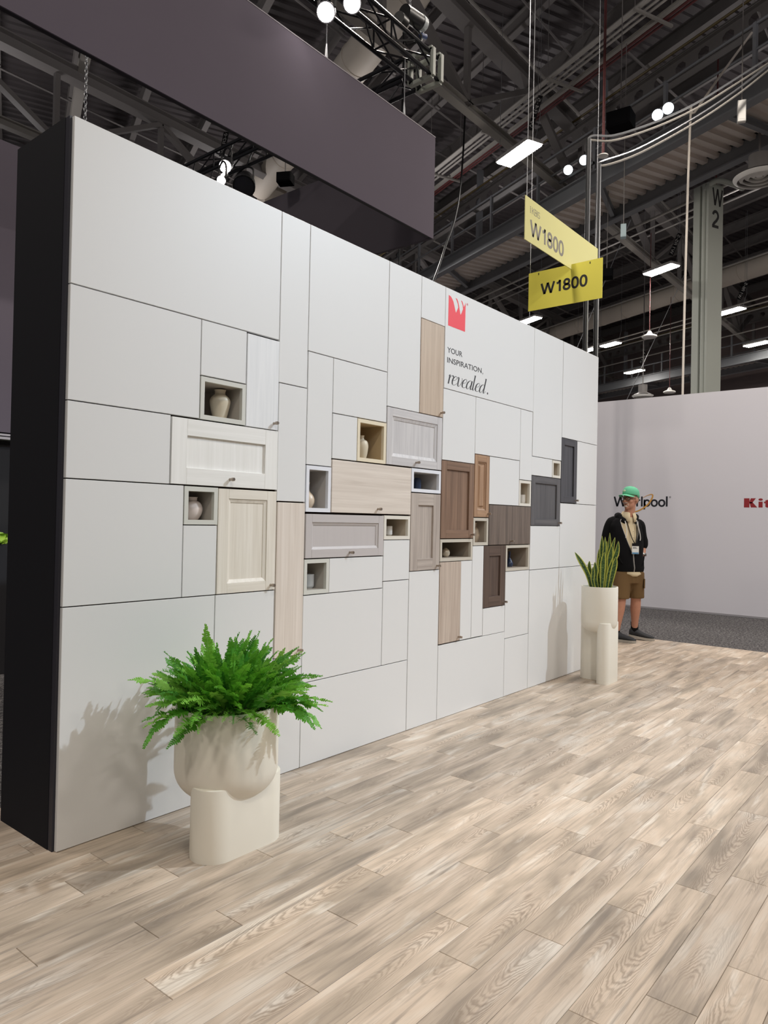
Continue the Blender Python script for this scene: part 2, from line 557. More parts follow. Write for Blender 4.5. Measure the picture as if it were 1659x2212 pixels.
# plain grotesque letters drawn as strokes; cap height 1
def _arc(cx, cy, rx, ry, a0, a1, n=14):
    return [(cx+rx*math.cos(math.radians(a0+(a1-a0)*k/n)), cy+ry*math.sin(math.radians(a0+(a1-a0)*k/n))) for k in range(n+1)]
def _sup(cx, cy, rx, ry, n=28, e=0.82):
    out = []
    for k in range(n+1):
        t = 2*PI*k/n
        c, q = math.cos(t), math.sin(t)
        out.append((cx+rx*math.copysign(abs(c)**e, c), cy+ry*math.copysign(abs(q)**e, q)))
    return out
GLY = {
    'W': (1.28, [[(0.07, 1), (0.35, 0.0), (0.64, 0.98), (0.93, 0.0), (1.21, 1)]]), 'V': (0.9, [[(0.05, 1), (0.45, 0), (0.85, 1)]]),
    '1': (0.60, [[(0.10, 0.75), (0.24, 0.78), (0.34, 0.86), (0.39, 1.0)], [(0.39, 0), (0.39, 1)]]),
    '2': (0.66, [_arc(0.33, 0.69, 0.24, 0.25, 170, -20)+[(0.44, 0.44), (0.18, 0.22), (0.08, 0.06)], [(0.02, 0.06), (0.62, 0.06)]]),
    '3': (0.66, [_arc(0.32, 0.71, 0.22, 0.23, 165, -85), _arc(0.32, 0.28, 0.25, 0.23, 88, -165)]),
    '4': (0.66, [[(0.47, 0), (0.47, 0.98), (0.05, 0.27), (0.64, 0.27)]]), '5': (0.66, [[(0.58, 0.94), (0.17, 0.94), (0.12, 0.50)], _arc(0.33, 0.32, 0.25, 0.27, 140, -160)]),
    '6': (0.66, [_sup(0.33, 0.31, 0.24, 0.26, 24, 1.0), _arc(0.42, 0.36, 0.33, 0.58, 70, 185)]), '7': (0.6, [[(0.05, 0.94), (0.56, 0.94), (0.24, 0.0)]]),
    '8': (0.66, [_sup(0.33, 0.73, 0.21, 0.215, 24, 1.0), _sup(0.33, 0.275, 0.25, 0.22, 24, 1.0)]), '0': (0.66, [_sup(0.33, 0.50, 0.245, 0.445, 32, 0.9)]),
    'R': (0.72, [[(0.1, 0), (0.1, 0.94), (0.40, 0.94)]+_arc(0.40, 0.71, 0.22, 0.23, 90, -90, 10)+[(0.1, 0.48)], [(0.40, 0.48), (0.56, 0.42), (0.60, 0.2), (0.64, 0.0)]]),
    '-': (0.4, [[(0.06, 0.38), (0.34, 0.38)]]), ' ': (0.32, []), 'K': (0.68, [[(0.1, 0), (0.1, 1)], [(0.58, 1), (0.12, 0.42)], [(0.28, 0.60), (0.62, 0.0)]]),
    'B': (0.66, [[(0.1, 0.06), (0.1, 0.94), (0.36, 0.94)]+_arc(0.36, 0.735, 0.18, 0.205, 90, -90, 10)+[(0.1, 0.53)], [(0.36, 0.53)]+_arc(0.36, 0.295, 0.22, 0.235, 90, -90, 10)+[(0.1, 0.06)]]),
    'I': (0.26, [[(0.13, 0), (0.13, 1)]]), 'S': (0.64, [_arc(0.32, 0.72, 0.21, 0.22, 20, 235, 12)+_arc(0.32, 0.28, 0.23, 0.22, 62, -160, 12)]),
    'h': (0.60, [[(0.08, 0), (0.08, 1)], [(0.08, 0.44)]+_arc(0.28, 0.42, 0.20, 0.24, 170, 0, 10)+[(0.48, 0)]]), 'i': (0.24, [[(0.1, 0), (0.1, 0.69)], [(0.1, 0.86), (0.1, 1.0)]]),
    'r': (0.40, [[(0.08, 0), (0.08, 0.69)], [(0.08, 0.42), (0.14, 0.56), (0.24, 0.635), (0.37, 0.635)]]), 'l': (0.24, [[(0.1, 0), (0.1, 1)]]),
    'p': (0.64, [[(0.08, -0.30), (0.08, 0.69)], _sup(0.325, 0.34, 0.23, 0.295, 24, 0.95)]), 'o': (0.66, [_sup(0.33, 0.34, 0.25, 0.295, 28, 0.95)]),
}
def strokes(s, origin, ex, ey, parent, mat, wt=0.15, gap=0.06, name='lettering', thick=0.0008):
    """the word s stretched over ex (its full length) with cap height ey"""
    origin, ex, ey = Vector(origin), Vector(ex), Vector(ey)
    tot = sum(GLY[c][0] for c in s)+gap*(len(s)-1)
    n = ex.cross(ey).normalized()*thick
    b = MB()
    x = 0.0
    for c in s:
        wd, ps = GLY[c]
        segs = []
        for p in ps:
            cur = [p[0]]
            for i in range(1, len(p)):
                cur.append(p[i])
                if i < len(p)-1:
                    e0 = (Vector(p[i])-Vector(p[i-1])).normalized()
                    e1 = (Vector(p[i+1])-Vector(p[i])).normalized()
                    if e0.dot(e1) < 0.35:
                        segs.append(cur); cur = [p[i]]
            segs.append(cur)
        for p in segs:
            P = [Vector((q[0]+x, q[1])) for q in p]
            closed = (P[0]-P[-1]).length < 1e-4
            if closed:
                P = P[:-1]
            m = len(P)
            L_, R_ = [], []
            for i in range(m):
                a = P[i-1] if (i > 0 or closed) else None
                d = P[(i+1) % m] if (i < m-1 or closed) else None
                d0 = (P[i]-a).normalized() if a is not None else None
                d1 = (d-P[i]).normalized() if d is not None else None
                if d0 is None: d0 = d1
                if d1 is None: d1 = d0
                t = d0+d1
                t = t.normalized() if t.length > 0.2 else d0
                k = min(1/max(t.dot(d0), 0.3), 2.2)
                nn = Vector((-t.y, t.x))*wt/2*k
                L_.append(P[i]+nn); R_.append(P[i]-nn)
            o = len(b.v)
            for q in L_+R_:
                b.v.append(tuple(origin+ex*(q.x/tot)+ey*q.y+n))
            for i in range(m if closed else m-1):
                j = (i+1) % m
                b.f.append((o+i, o+j, o+m+j, o+m+i))
        x += wd+gap
    return b.build(name, mat, parent)

def flat_poly(b, pts, to3, thick):
    """a thin prism from a 2-D outline"""
    n = len(pts)
    o = len(b.v)
    b.v += [tuple(to3(x, y, 0)) for x, y in pts]+[tuple(to3(x, y, thick)) for x, y in pts]
    b.f.append(tuple(o+k for k in range(n))[::-1])
    b.f.append(tuple(o+n+k for k in range(n)))
    for k in range(n):
        k2 = (k+1) % n
        b.f.append((o+k, o+k2, o+n+k2, o+n+k))

def crom(pts, n=8):
    """smooth curve through points"""
    P = [Vector(p) for p in pts]
    out = []
    for i in range(len(P)-1):
        p0, p1, p2, p3 = P[max(i-1, 0)], P[i], P[i+1], P[min(i+2, len(P)-1)]
        for k in range(n):
            t = k/n
            out.append(0.5*((2*p1)+(p2-p0)*t+(2*p0-5*p1+4*p2-p3)*t*t+(3*p1-p0-3*p2+p3)*t**3))
    out.append(P[-1])
    return out

# ================================================================== FLOOR
floor = MB()
floor.box(-0.62, 7.52, -3.9, 0.56, -0.02, -0.0045)
FL = struct(floor.build('floor', plain('dark_subfloor', (96, 84, 72), 0.9)))
PW, PL = 0.1476, 0.9645
PM = plank_mat()
offs = {-1: 0.90, 0: 0.35, 1: 0.093, 2: 0.875, 3: 0.215, 4: 0.565, 5: 0.895, 6: 0.16, 7: 0.745, 8: 0.42, 9: 0.08, 10: 0.665, 11: 0.482, 12: 0.78, 13: 0.17, 14: 0.495, 15: 0.71}
cache = {}
def plank_mesh(x0, x1, w_):
    key = (round(x0, 4), round(x1, 4), round(w_, 4))
    if key not in cache:
        b = MB()
        c, g = 0.0014, 0.0007
        h = w_/2
        a0, a1, b0, b1 = x0+g, x1-g, -h+g, h-g
        T = [(a0+c, b0+c, 0), (a1-c, b0+c, 0), (a1-c, b1-c, 0), (a0+c, b1-c, 0)]
        E_ = [(a0, b0, -c), (a1, b0, -c), (a1, b1, -c), (a0, b1, -c)]
        B_ = [(a0, b0, -0.0045), (a1, b0, -0.0045), (a1, b1, -0.0045), (a0, b1, -0.0045)]
        fs = [(0, 1, 2, 3)]
        for i in range(4):
            j = (i+1) % 4
            fs += [(i, i+4, j+4, j), (i+4, i+8, j+8, j+4)]
        b.add(T+E_+B_, fs)
        cache[key] = b.mesh('plank', PM)
    return cache[key]
rng = random.Random(3)
for k in range(-5, 26):
    ytop = -0.098-PW*(k-1)
    ybot = ytop-PW
    if ybot < -3.9:
        break
    if ytop > 0.56:
        ytop = 0.56
    ph = offs.get(k, rng.random()*PL)
    i0 = math.floor((-0.62-ph)/PL)
    xs = ph+i0*PL
    while xs < 7.52:
        a, b_ = max(xs, -0.62), min(xs+PL, 7.52)
        # only what can be seen: nothing beneath the wall
        if b_-a > 0.02 and not (ybot > 0.02 and a > 0.6 and b_ < 5.2):
            cx = xs+PL/2
            link('plank', plank_mesh(a-cx, b_-cx, ytop-ybot), FL, (cx, (ytop+ybot)/2, 0))
        xs += PL
cp = MB()
cp.box(7.521, 60, -30, 45, -0.03, -0.003)
cp.box(-25, 7.521, 0.561, 45, -0.03, -0.003)
cp.box(-25, -0.621, -30, 0.561, -0.03, -0.003)
cp.box(-0.621, 7.521, -30, -3.901, -0.03, -0.003)
struct(cp.build('carpet_floor', carpet_mat()))
st = MB(); st.box(-2.0, 1.9, 3.88, 4.10, -0.003, 0.004)
struct(st.build('floor_strip', wood('pinkish_vinyl', (176, 156, 146), (206, 188, 178), 'x')))

# ================================================================== DISPLAY WALL
HW, LW, DW = 3.048, 5.39, 0.489
WALL = thing('display_wall', 'long white display wall of panels, cabinet doors and niches with black end', 'display wall')
g = 0.0025
YF, YB = 0.0, 0.019
NICHES = dict(
    N1=(0.658, 0.941, 1.864, 2.077, 0), N2=(0.579, 0.779, 1.352, 1.540, 0), N3=(1.384, 1.588, 1.430, 1.697, 1), N4=(1.810, 2.088, 1.748, 2.012, 2),
    N5=(1.382, 1.588, 0.963, 1.166, 0), N6=(2.081, 2.358, 1.267, 1.426, 3), N7=(2.362, 2.705, 1.584, 1.747, 1), N8=(3.829, 4.035, 1.531, 1.748, 3),
    N9=(3.137, 3.354, 1.214, 1.427, 4), N10=(2.709, 3.134, 1.107, 1.269, 4), N11=(3.629, 4.026, 1.000, 1.213, 4), N12=(4.423, 4.592, 1.798, 1.958, 3))
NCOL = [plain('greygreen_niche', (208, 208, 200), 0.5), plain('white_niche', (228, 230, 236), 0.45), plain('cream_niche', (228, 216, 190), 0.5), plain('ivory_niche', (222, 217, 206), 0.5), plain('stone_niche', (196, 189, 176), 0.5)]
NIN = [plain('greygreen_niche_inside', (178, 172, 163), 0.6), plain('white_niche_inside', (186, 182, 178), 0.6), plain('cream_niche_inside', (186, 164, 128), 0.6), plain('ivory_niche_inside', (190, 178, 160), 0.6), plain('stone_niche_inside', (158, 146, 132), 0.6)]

# black carcass with holes for the niches: filled cell by cell
xs = sorted({0.004, LW-0.004, *[v for n in NICHES.values() for v in n[:2]]})
zs = sorted({0.0, HW-0.003, *[v for n in NICHES.values() for v in n[2:4]]})
body = MB()
ND = 0.27
for i in range(len(xs)-1):
    z_start = None
    for j in range(len(zs)-1):
        xm, zm = (xs[i]+xs[i+1])/2, (zs[j]+zs[j+1])/2
        hole = any(n[0] < xm < n[1] and n[2] < zm < n[3] for n in NICHES.values())
        if hole:
            if z_start is not None:
                body.box(xs[i], xs[i+1], YB, ND, z_start, zs[j])
                z_start = None
        elif z_start is None:
            z_start = zs[j]
    if z_start is not None:
        body.box(xs[i], xs[i+1], YB, ND, z_start, zs[-1])
body.build('carcass', CORE, WALL)
b = MB(); b.box(0.004, LW-0.004, ND, DW, 0, HW-0.003)
b.build('back_board', BLACKFAB, WALL)
# black fabric return on the near end, with its pale edge trim
b = MB(); b.slab(0, 1, 0, 1, 0, 1, 0)
e = MB(); e.box(-0.012, 0.0035, 0.055, DW+0.006, 0.0, HW+0.006)
e.build('end_panel', BLACKFAB, WALL)
e = MB(); e.box(-0.010, 0.0035, 0.0215, 0.054, 0.0, HW+0.004)
e.build('edge_trim', plain('slate_edge', (44, 43, 52), 0.5), WALL)
e = MB(); e.box(LW-0.0035, LW+0.010, 0.0215, DW+0.006, 0.0, HW+0.006)
e.build('end_panel', BLACKFAB, WALL)

PANELS = [
    (0.0, 1.162, 2.350, HW), (0.0, 0.657, 1.866, 2.350), (0.657, 0.940, 2.078, 2.350), (0.0, 0.498, 1.541, 1.866),
    (0.0, 0.578, 1.007, 1.541), (0.578, 0.777, 1.007, 1.352), (0.0, 0.774, 0.0, 1.007), (0.774, 1.166, 0.0, 1.007),
    (1.162, 1.378, 2.124, HW), (1.166, 1.380, 1.484, 2.124), (1.169, 1.380, 0.0, 0.635),
    (1.378, 2.087, 2.336, HW), (1.381, 1.588, 1.697, 2.336), (1.588, 2.087, 2.013, 2.336), (1.590, 1.810, 1.747, 2.013),
    (1.588, 2.080, 0.962, 1.166), (1.380, 2.083, 0.470, 0.962), (2.082, 2.358, 1.003, 1.267), (2.084, 2.355, 0.470, 1.003), (1.380, 2.355, 0.0, 0.470),
    (2.088, 2.435, 2.121, HW), (2.435, 2.719, 2.765, HW), (2.357, 2.707, 0.0, 1.055),
    (2.719, 4.050, 2.333, HW), (2.714, 3.142, 1.826, 2.333), (3.142, 3.834, 1.904, 2.333), (3.834, 4.042, 1.749, 2.333),
    (3.357, 3.829, 1.531, 1.904), (2.982, 3.133, 0.525, 1.107), (3.134, 3.295, 0.525, 1.214), (3.297, 3.629, 0.521, 0.733),
    (3.630, 4.027, 0.463, 1.000), (2.708, 3.634, 0.0, 0.522), (3.634, 4.031, 0.0, 0.463),
    (4.048, 4.602, 1.960, HW), (4.036, 4.422, 1.798, 1.960), (4.604, LW, 2.174, HW), (4.933, LW, 1.581, 2.174),
    (4.592, LW, 0.996, 1.581), (4.032, 4.592, 0.996, 1.371), (4.032, LW, 0.0, 0.996)]
text_panel = None
for (x0, x1, z0, z1) in PANELS:
    b = MB()
    b.slab(x0+(g if x0 > 0.001 else 0.0), x1-(g if x1 < LW-0.001 else 0.0), z0+(g if z0 > 0.001 else 0.003), z1-(g if z1 < HW-0.001 else 0.0), YF, YB)
    o = b.build('panel', WHITE, WALL)
    if abs(x0-2.719) < 1e-6:
        text_panel = o
        o['label'] = 'white panel printed with red emblem and slogan'

for k, (x0, x1, z0, z1, c) in NICHES.items():
    t = 0.0225
    b = MB()
    a0, a1, c0, c1 = x0+g, x1-g, z0+g, z1-g
    for q in ((a0, a1, c1-t, c1), (a0, a1, c0, c0+t), (a0, a0+t, c0+t, c1-t), (a1-t, a1, c0+t, c1-t)):
        b.box(q[0], q[1], -0.001, 0.02, q[2], q[3])
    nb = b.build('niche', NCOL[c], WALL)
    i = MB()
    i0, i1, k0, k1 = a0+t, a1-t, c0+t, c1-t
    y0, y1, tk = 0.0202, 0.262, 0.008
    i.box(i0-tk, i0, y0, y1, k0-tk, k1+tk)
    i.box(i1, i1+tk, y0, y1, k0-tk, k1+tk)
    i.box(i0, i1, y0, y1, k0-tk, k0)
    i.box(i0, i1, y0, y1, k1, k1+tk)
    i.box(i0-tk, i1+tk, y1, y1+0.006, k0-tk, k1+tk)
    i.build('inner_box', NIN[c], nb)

def knob(x, z, parent, yf):
    k = MB()
    k.lathe([(0.0001, 0.0), (0.0075, 0.0), (0.0062, 0.004), (0.0058, 0.012), (0.0085, 0.015), (0.0092, 0.018), (0.0092, 0.031), (0.0080, 0.033), (0.0001, 0.033)], n=16)
    k.v = [(x+v[0], yf-v[2], z+v[1]) for v in k.v]
    k.build('knob', NICKEL, parent, smooth=True)

def door(x0, x1, z0, z1, style, ca, cb, label, kx, kz, axis='z', inset=(0.09, 0.08), contrast=1.0, fine=1.0, rough=0.45, mould=0.0, name=None):
    yf = -0.002
    nm = name or 'wood'
    mv = wood(nm, ca, cb, axis, fine, contrast, rough)
    mh = wood(nm, ca, cb, 'x', fine, contrast, rough) if axis == 'z' else mv
    gg = 0.003
    a0, a1, c0, c1 = x0+gg, x1-gg, z0+gg, z1-gg
    if style == 'slab':
        b = MB(); b.slab(a0, a1, c0, c1, yf, YB)
        d = b.build('cabinet_door', mv, WALL)
    else:
        ix, iz = inset
        m0, m1, n0, n1 = x0+ix, x1-ix, z0+iz, z1-iz
        b = MB()
        rec = 0.012 if not mould else 0.013
        b.slab(m0-0.006, m1+0.006, n0-0.006, n1+0.006, yf+rec, YB-0.001, 0)
        if style == 'raised':
            b.slab(m0+mould+0.014, m1-mould-0.014, n0+mould+0.014, n1-mould-0.014, yf+0.003, yf+rec+0.001, 0.008)
        d = b.build('cabinet_door', mv, WALL)
        for q, mm, nme in (((a0, m0, c0, c1), mv, 'stile'), ((m1, a1, c0, c1), mv, 'stile'), ((m0+0.0003, m1-0.0003, n1, c1), mh, 'rail'), ((m0+0.0003, m1-0.0003, c0, n0), mh, 'rail')):
            p = MB(); p.slab(*q, yf, YB, 0.0008)
            p.build(nme, mm, d)
        if mould:
            p = MB()
            w0, dd = mould, 0.0008
            ya, yb_ = yf+0.0035, yf+rec-0.001
            O = [(m0+dd, n0+dd), (m1-dd, n0+dd), (m1-dd, n1-dd), (m0+dd, n1-dd)]
            I = [(m0+w0, n0+w0), (m1-w0, n0+w0), (m1-w0, n1-w0), (m0+w0, n1-w0)]
            for i in range(4):
                j = (i+1) % 4
                q = [(O[i][0], ya, O[i][1]), (O[j][0], ya, O[j][1]), (I[j][0], yb_-0.002, I[j][1]), (I[i][0], yb_-0.002, I[i][1]),
                     (O[i][0], yf+rec+0.002, O[i][1]), (O[j][0], yf+rec+0.002, O[j][1]), (I[j][0], yf+rec+0.002, I[j][1]), (I[i][0], yf+rec+0.002, I[i][1])]
                p.add(q, [(0, 1, 2, 3), (2, 6, 7, 3), (0, 4, 5, 1)])
            p.build('moulding', mv, d)
    d['label'] = label
    knob(kx, kz, d, yf)
    return d

door(0.940, 1.165, 1.861, 2.345, 'slab', (222, 224, 226), (237, 238, 239), 'white wood-grain slab door', 1.134, 1.899, name='white_ash')
door(0.500, 1.168, 1.542, 1.862, 'shaker', (228, 227, 222), (242, 241, 238), 'white shaker door with wide recessed panel', 0.848, 1.583, inset=(0.089, 0.083), contrast=0.8, name='white_oak')
door(0.778, 1.167, 1.007, 1.538, 'shaker', (216, 208, 194), (234, 228, 217), 'cream shaker door with tall recessed panel', 1.135, 1.036, inset=(0.067, 0.052), mould=0.018, name='cream_larch')
door(1.170, 1.381, 0.635, 1.482, 'slab', (210, 198, 186), (228, 218, 208), 'tall pale pinkish wood slab door', 1.350, 0.663, fine=1.4, name='pale_beech')
door(1.591, 2.360, 1.430, 1.745, 'slab', (206, 194, 182), (226, 216, 205), 'wide pale wood slab door with horizontal grain', 2.015, 1.462, axis='x', contrast=1.1, name='pale_elm')
door(1.386, 2.081, 1.167, 1.423, 'shaker', (188, 182, 181), (196, 190, 188), 'wide greige painted door with recessed panel', 1.760, 1.196, inset=(0.053, 0.050), mould=0.016, contrast=0.5, name='greige_paint')
door(2.360, 2.705, 1.055, 1.582, 'shaker', (152, 140, 132), (194, 183, 173), 'weathered taupe wood door with tall recessed panel', 2.670, 1.083, inset=(0.084, 0.082), contrast=0.9, name='taupe_oak')
door(2.090, 2.707, 1.749, 2.121, 'shaker', (186, 183, 184), (211, 208, 207), 'pale grey wood door with framed panel', 2.405, 1.783, inset=(0.058, 0.056), mould=0.022, name='grey_ash')
door(2.435, 2.712, 2.121, 2.765, 'slab', (178, 158, 139), (207, 189, 170), 'tall tan wood slab door', 2.684, 2.152, contrast=0.9, name='tan_oak')
door(2.709, 3.138, 1.270, 1.826, 'shaker', (102, 79, 64), (146, 117, 96), 'mid brown wood door with tall recessed panel', 3.106, 1.299, inset=(0.067, 0.062), contrast=0.9, name='brown_walnut')
door(3.142, 3.356, 1.428, 1.904, 'raised', (138, 105, 80), (180, 146, 116), 'narrow honey brown door with raised panel', 3.338, 1.458, inset=(0.046, 0.055), mould=0.012, name='honey_oak')
door(3.357, 4.035, 1.214, 1.531, 'slab', (66, 58, 54), (134, 118, 106), 'wide dark striped wood slab door', 3.700, 1.246, contrast=0.75, fine=1.25, name='striped_ebony')
door(2.709, 2.983, 0.526, 1.107, 'slab', (166, 148, 134), (204, 189, 175), 'tall beige brown wood slab door', 2.958, 0.556, contrast=0.9, name='beige_walnut')
door(3.294, 3.628, 0.733, 1.214, 'shaker', (70, 56, 49), (98, 80, 70), 'dark brown wood door with tall recessed panel', 3.606, 0.763, inset=(0.082, 0.082), name='dark_walnut')
door(4.036, 4.592, 1.371, 1.797, 'shaker', (72, 71, 74), (100, 98, 99), 'charcoal wood door with square recessed panel', 4.560, 1.399, inset=(0.074, 0.060), name='charcoal_oak')
door(4.596, 4.933, 1.584, 2.174, 'shaker', (58, 58, 63), (80, 80, 85), 'narrow charcoal door near the far end', 4.905, 1.612, inset=(0.066, 0.062), name='slate_oak')

# printed emblem and slogan on the big panel
EM = [(2.7569, 3.0005), (2.7811, 2.997), (2.7988, 2.9858), (2.8168, 2.9669), (2.8318, 2.9373), (2.8433, 2.9087), (2.853, 2.8944), (2.8643, 2.9136), (2.8811, 2.9413), (2.8731, 2.967), (2.8582, 2.9869), (2.8437, 2.999),
      (2.8613, 2.9995), (2.876, 2.9854), (2.8914, 2.9517), (2.8994, 2.9259), (2.9074, 2.904), (2.9148, 2.8951), (2.9285, 2.9169), (2.9434, 2.9443), (2.9374, 2.9708), (2.926, 2.9879), (2.9141, 3.0),
      (2.9292, 2.9986), (2.9404, 2.9874), (2.9498, 2.9698), (2.9537, 2.9608), (2.9662, 2.9778), (2.9765, 2.9986), (2.9745, 2.784), (2.7554, 2.784)]
b = MB(); flat_poly(b, EM, lambda x, y, t: Vector((x, -t, y)), 0.0007)
o = b.build('emblem', plain('red_ink', (238, 72, 84), 0.5), text_panel)
o['label'] = 'red square emblem cut into a W'
def wall_text(s, x0, x1, z0, z1, **kw):
    return letters(s, (x0, -0.00005, z0), (x1-x0, 0, 0), (0, 0, z1-z0), parent=text_panel, **kw)
wall_text('®', 2.990, 3.009, 2.982, 3.001, mat=plain('pink_ink', (226, 130, 136), 0.5))
GREYINK = plain('charcoal_ink', (64, 62, 64), 0.6)
wall_text('YOUR', 2.7525, 2.9456, 2.5925, 2.6310, mat=GREYINK, bold=0.006)
wall_text('INSPIRATION', 2.7535, 3.2135, 2.5200, 2.5590, mat=GREYINK, bold=0.006)
wall_text(',', 3.2270, 3.2360, 2.5130, 2.5275, mat=GREYINK, bold=-0.01)
def script_word():
    """'revealed.' in a high-contrast slanted hand"""
    L = {
        'r': ([[(0.0, 0.86), (0.05, 0.97), (0.10, 1.0), (0.10, 0.6), (0.10, 0.0)], [(0.10, 0.5), (0.2, 0.85), (0.32, 1.0), (0.40, 0.98)]], 0.42),
        'e': ([[(0.03, 0.46), (0.24, 0.58), (0.37, 0.78), (0.33, 0.97), (0.22, 1.0), (0.06, 0.78), (0.0, 0.40), (0.06, 0.06), (0.2, 0.0), (0.36, 0.12), (0.46, 0.30)]], 0.45),
        'v': ([[(-0.04, 0.84), (0.0, 0.98), (0.06, 1.0), (0.10, 0.85), (0.10, 0.35), (0.14, 0.05), (0.22, 0.0), (0.36, 0.25), (0.44, 0.65), (0.42, 0.95), (0.36, 1.0)]], 0.52),
        'a': ([[(0.42, 0.92), (0.30, 1.0), (0.16, 0.92), (0.02, 0.6), (0.0, 0.22), (0.08, 0.0), (0.20, 0.06), (0.36, 0.45), (0.42, 0.9)], [(0.44, 1.0), (0.42, 0.5), (0.41, 0.12), (0.46, 0.0), (0.56, 0.12), (0.62, 0.3)]], 0.62),
        'l': ([[(-0.08, 1.68), (0.03, 1.75)], [(0.03, 1.75), (0.02, 1.0), (0.01, 0.18), (0.06, 0.0), (0.15, 0.1), (0.21, 0.28)]], 0.28),
        'd': ([[(0.42, 0.92), (0.30, 1.0), (0.16, 0.92), (0.02, 0.6), (0.0, 0.22), (0.08, 0.0), (0.20, 0.06), (0.36, 0.45), (0.42, 0.9)], [(0.34, 1.68), (0.45, 1.75)], [(0.45, 1.75), (0.44, 1.0), (0.42, 0.15), (0.47, 0.0), (0.57, 0.12), (0.62, 0.28)]], 0.66)}
    quads = []
    x = 0.0
    for ch in 'revealed':
        strokes, adv = L[ch]
        for s_ in strokes:
            pts = crom([(p[0]+x, p[1], 0) for p in s_], 6)
            for i in range(len(pts)-1):
                d = pts[i+1]-pts[i]
                if d.length < 1e-6:
                    continue
                d.normalize()
                def wd(dv):
                    return 0.034+0.082*max(0.0, -dv.y)**1.5
                d0 = (pts[i]-pts[max(i-1, 0)])
                d0 = d0.normalized() if d0.length > 1e-6 else d
                quads.append((pts[i], pts[i+1], wd((d0+d)/2), wd(d)))
        x += adv
    return quads, x
q, wtot = script_word()
b = MB()
X0, X1, Z0, XH = 2.758, 3.292, 2.3725, 0.0660
sx = (X1-X0)/(wtot+0.14)
sl = 0.16
def wp(p, dx, t):
    px, py = p.x+dx, p.y
    return (X0+(px+sl*py)*sx, -t, Z0+py*XH)
for p0, p1, w0, w1 in q:
    b.add([wp(p0, -w0/2, 0.0006), wp(p0, w0/2, 0.0006), wp(p1, w1/2, 0.0006), wp(p1, -w1/2, 0.0006)], [(0, 1, 2, 3)])
    # hairline height for level strokes
    h = 0.020
    b.add([(wp(p0, 0, 0.0006)[0], -0.0006, Z0+(p0.y-h)*XH), (wp(p1, 0, 0.0006)[0], -0.0006, Z0+(p1.y-h)*XH), (wp(p1, 0, 0.0006)[0], -0.0006, Z0+(p1.y+h)*XH), (wp(p0, 0, 0.0006)[0], -0.0006, Z0+(p0.y+h)*XH)], [(0, 1, 2, 3)])
flat_poly(b, [(3.306+0.0085*math.cos(a*PI/8), 2.381+0.0085*math.sin(a*PI/8)) for a in range(16)], lambda x, y, t: Vector((x, -t, y)), 0.0006)
flat_poly(b, [(2.760+(0.40+0.16*0.92)*sx+0.008*math.cos(a*PI/6), 2.3725+0.93*XH+0.007*math.sin(a*PI/6)) for a in range(12)], lambda x, y, t: Vector((x, -t, y)), 0.0006)
b.build('lettering', GREYINK, text_panel)

# ================================================================== VASES IN THE NICHES
def vase(name, label, niche, x, prof, mat, cat='vase', y=0.10):
    n = NICHES[niche]
    z = n[2]+g+0.0225
    b = MB()
    b.lathe(prof, n=28)
    return tag(b.build(name, mat, None, True, (x, y, z)), label, cat)
def pr(rs, hs, wall=0.003):
    out = [(0.0005, 0.0)]+[(r, h) for r, h in zip(rs, hs)]
    return out+[(max(rs[-1]-wall, 0.002), hs[-1]-0.0005), (max(rs[-1]-wall, 0.002)*0.95, hs[-1]*0.8), (0.0005, hs[-1]*0.78)]
def curve_prof(pts, n=5):
    c = crom([(a, h, 0) for a, h in pts], n)
    return pr([p.x for p in c], [p.y for p in c])
CREAM = plain('cream_glaze', (216, 206, 184), 0.4)
BLUSH = plain('blush_gloss', (232, 220, 214), 0.15)
BEIGE = plain('beige_glaze', (214, 196, 174), 0.35)
WCUP = plain('white_glaze', (236, 235, 232), 0.25)
NAVY = plain('navy_glaze', (48, 60, 84), 0.25, 0.0, 0.1)
PEARL = plain('pearl_gold', (226, 214, 192), 0.15, 0.45)
vase('vase', 'broad-shouldered cream stoneware vase in the topmost grey niche', 'N1', 0.854, curve_prof([(0.032, 0.0), (0.040, 0.03), (0.052, 0.085), (0.050, 0.108), (0.036, 0.125), (0.027, 0.134), (0.027, 0.148), (0.030, 0.155)]), CREAM)
vase('vase', 'round glossy blush vase in the niche under the white shaker door', 'N2', 0.700, curve_prof([(0.028, 0.0), (0.044, 0.025), (0.050, 0.055), (0.040, 0.082), (0.020, 0.096), (0.018, 0.102), (0.026, 0.112)]), BLUSH)
vase('vase', 'bulbous beige bottle vase in the tall white niche', 'N3', 1.492, curve_prof([(0.028, 0.0), (0.042, 0.022), (0.046, 0.048), (0.036, 0.075), (0.016, 0.098), (0.013, 0.125), (0.016, 0.15)]), BEIGE)
vase('vase', 'slender cream bottle vase in the cream framed niche', 'N4', 1.968, curve_prof([(0.026, 0.0), (0.036, 0.04), (0.041, 0.085), (0.034, 0.115), (0.015, 0.128), (0.012, 0.142), (0.016, 0.152)]), CREAM)
vase('cup', 'pale white cup in the lowest left grey niche', 'N5', 1.524, curve_prof([(0.020, 0.0), (0.026, 0.008), (0.029, 0.02), (0.029, 0.082)]), plain('pale_grey_glaze', (216, 222, 226), 0.3), 'cup')
vase('cup', 'small bright white cup in the ivory niche beside the greige door', 'N6', 2.255, curve_prof([(0.016, 0.0), (0.023, 0.006), (0.0245, 0.016), (0.0245, 0.063)]), WCUP, 'cup')
vase('jar', 'navy blue ribbed jar in the white niche under the grey door', 'N7', 2.563, pr([0.024, 0.027, 0.025, 0.027, 0.025, 0.027, 0.025, 0.027, 0.026, 0.020, 0.018], [0.0, 0.004, 0.012, 0.020, 0.028, 0.038, 0.046, 0.056, 0.070, 0.079, 0.083]), NAVY, 'jar')
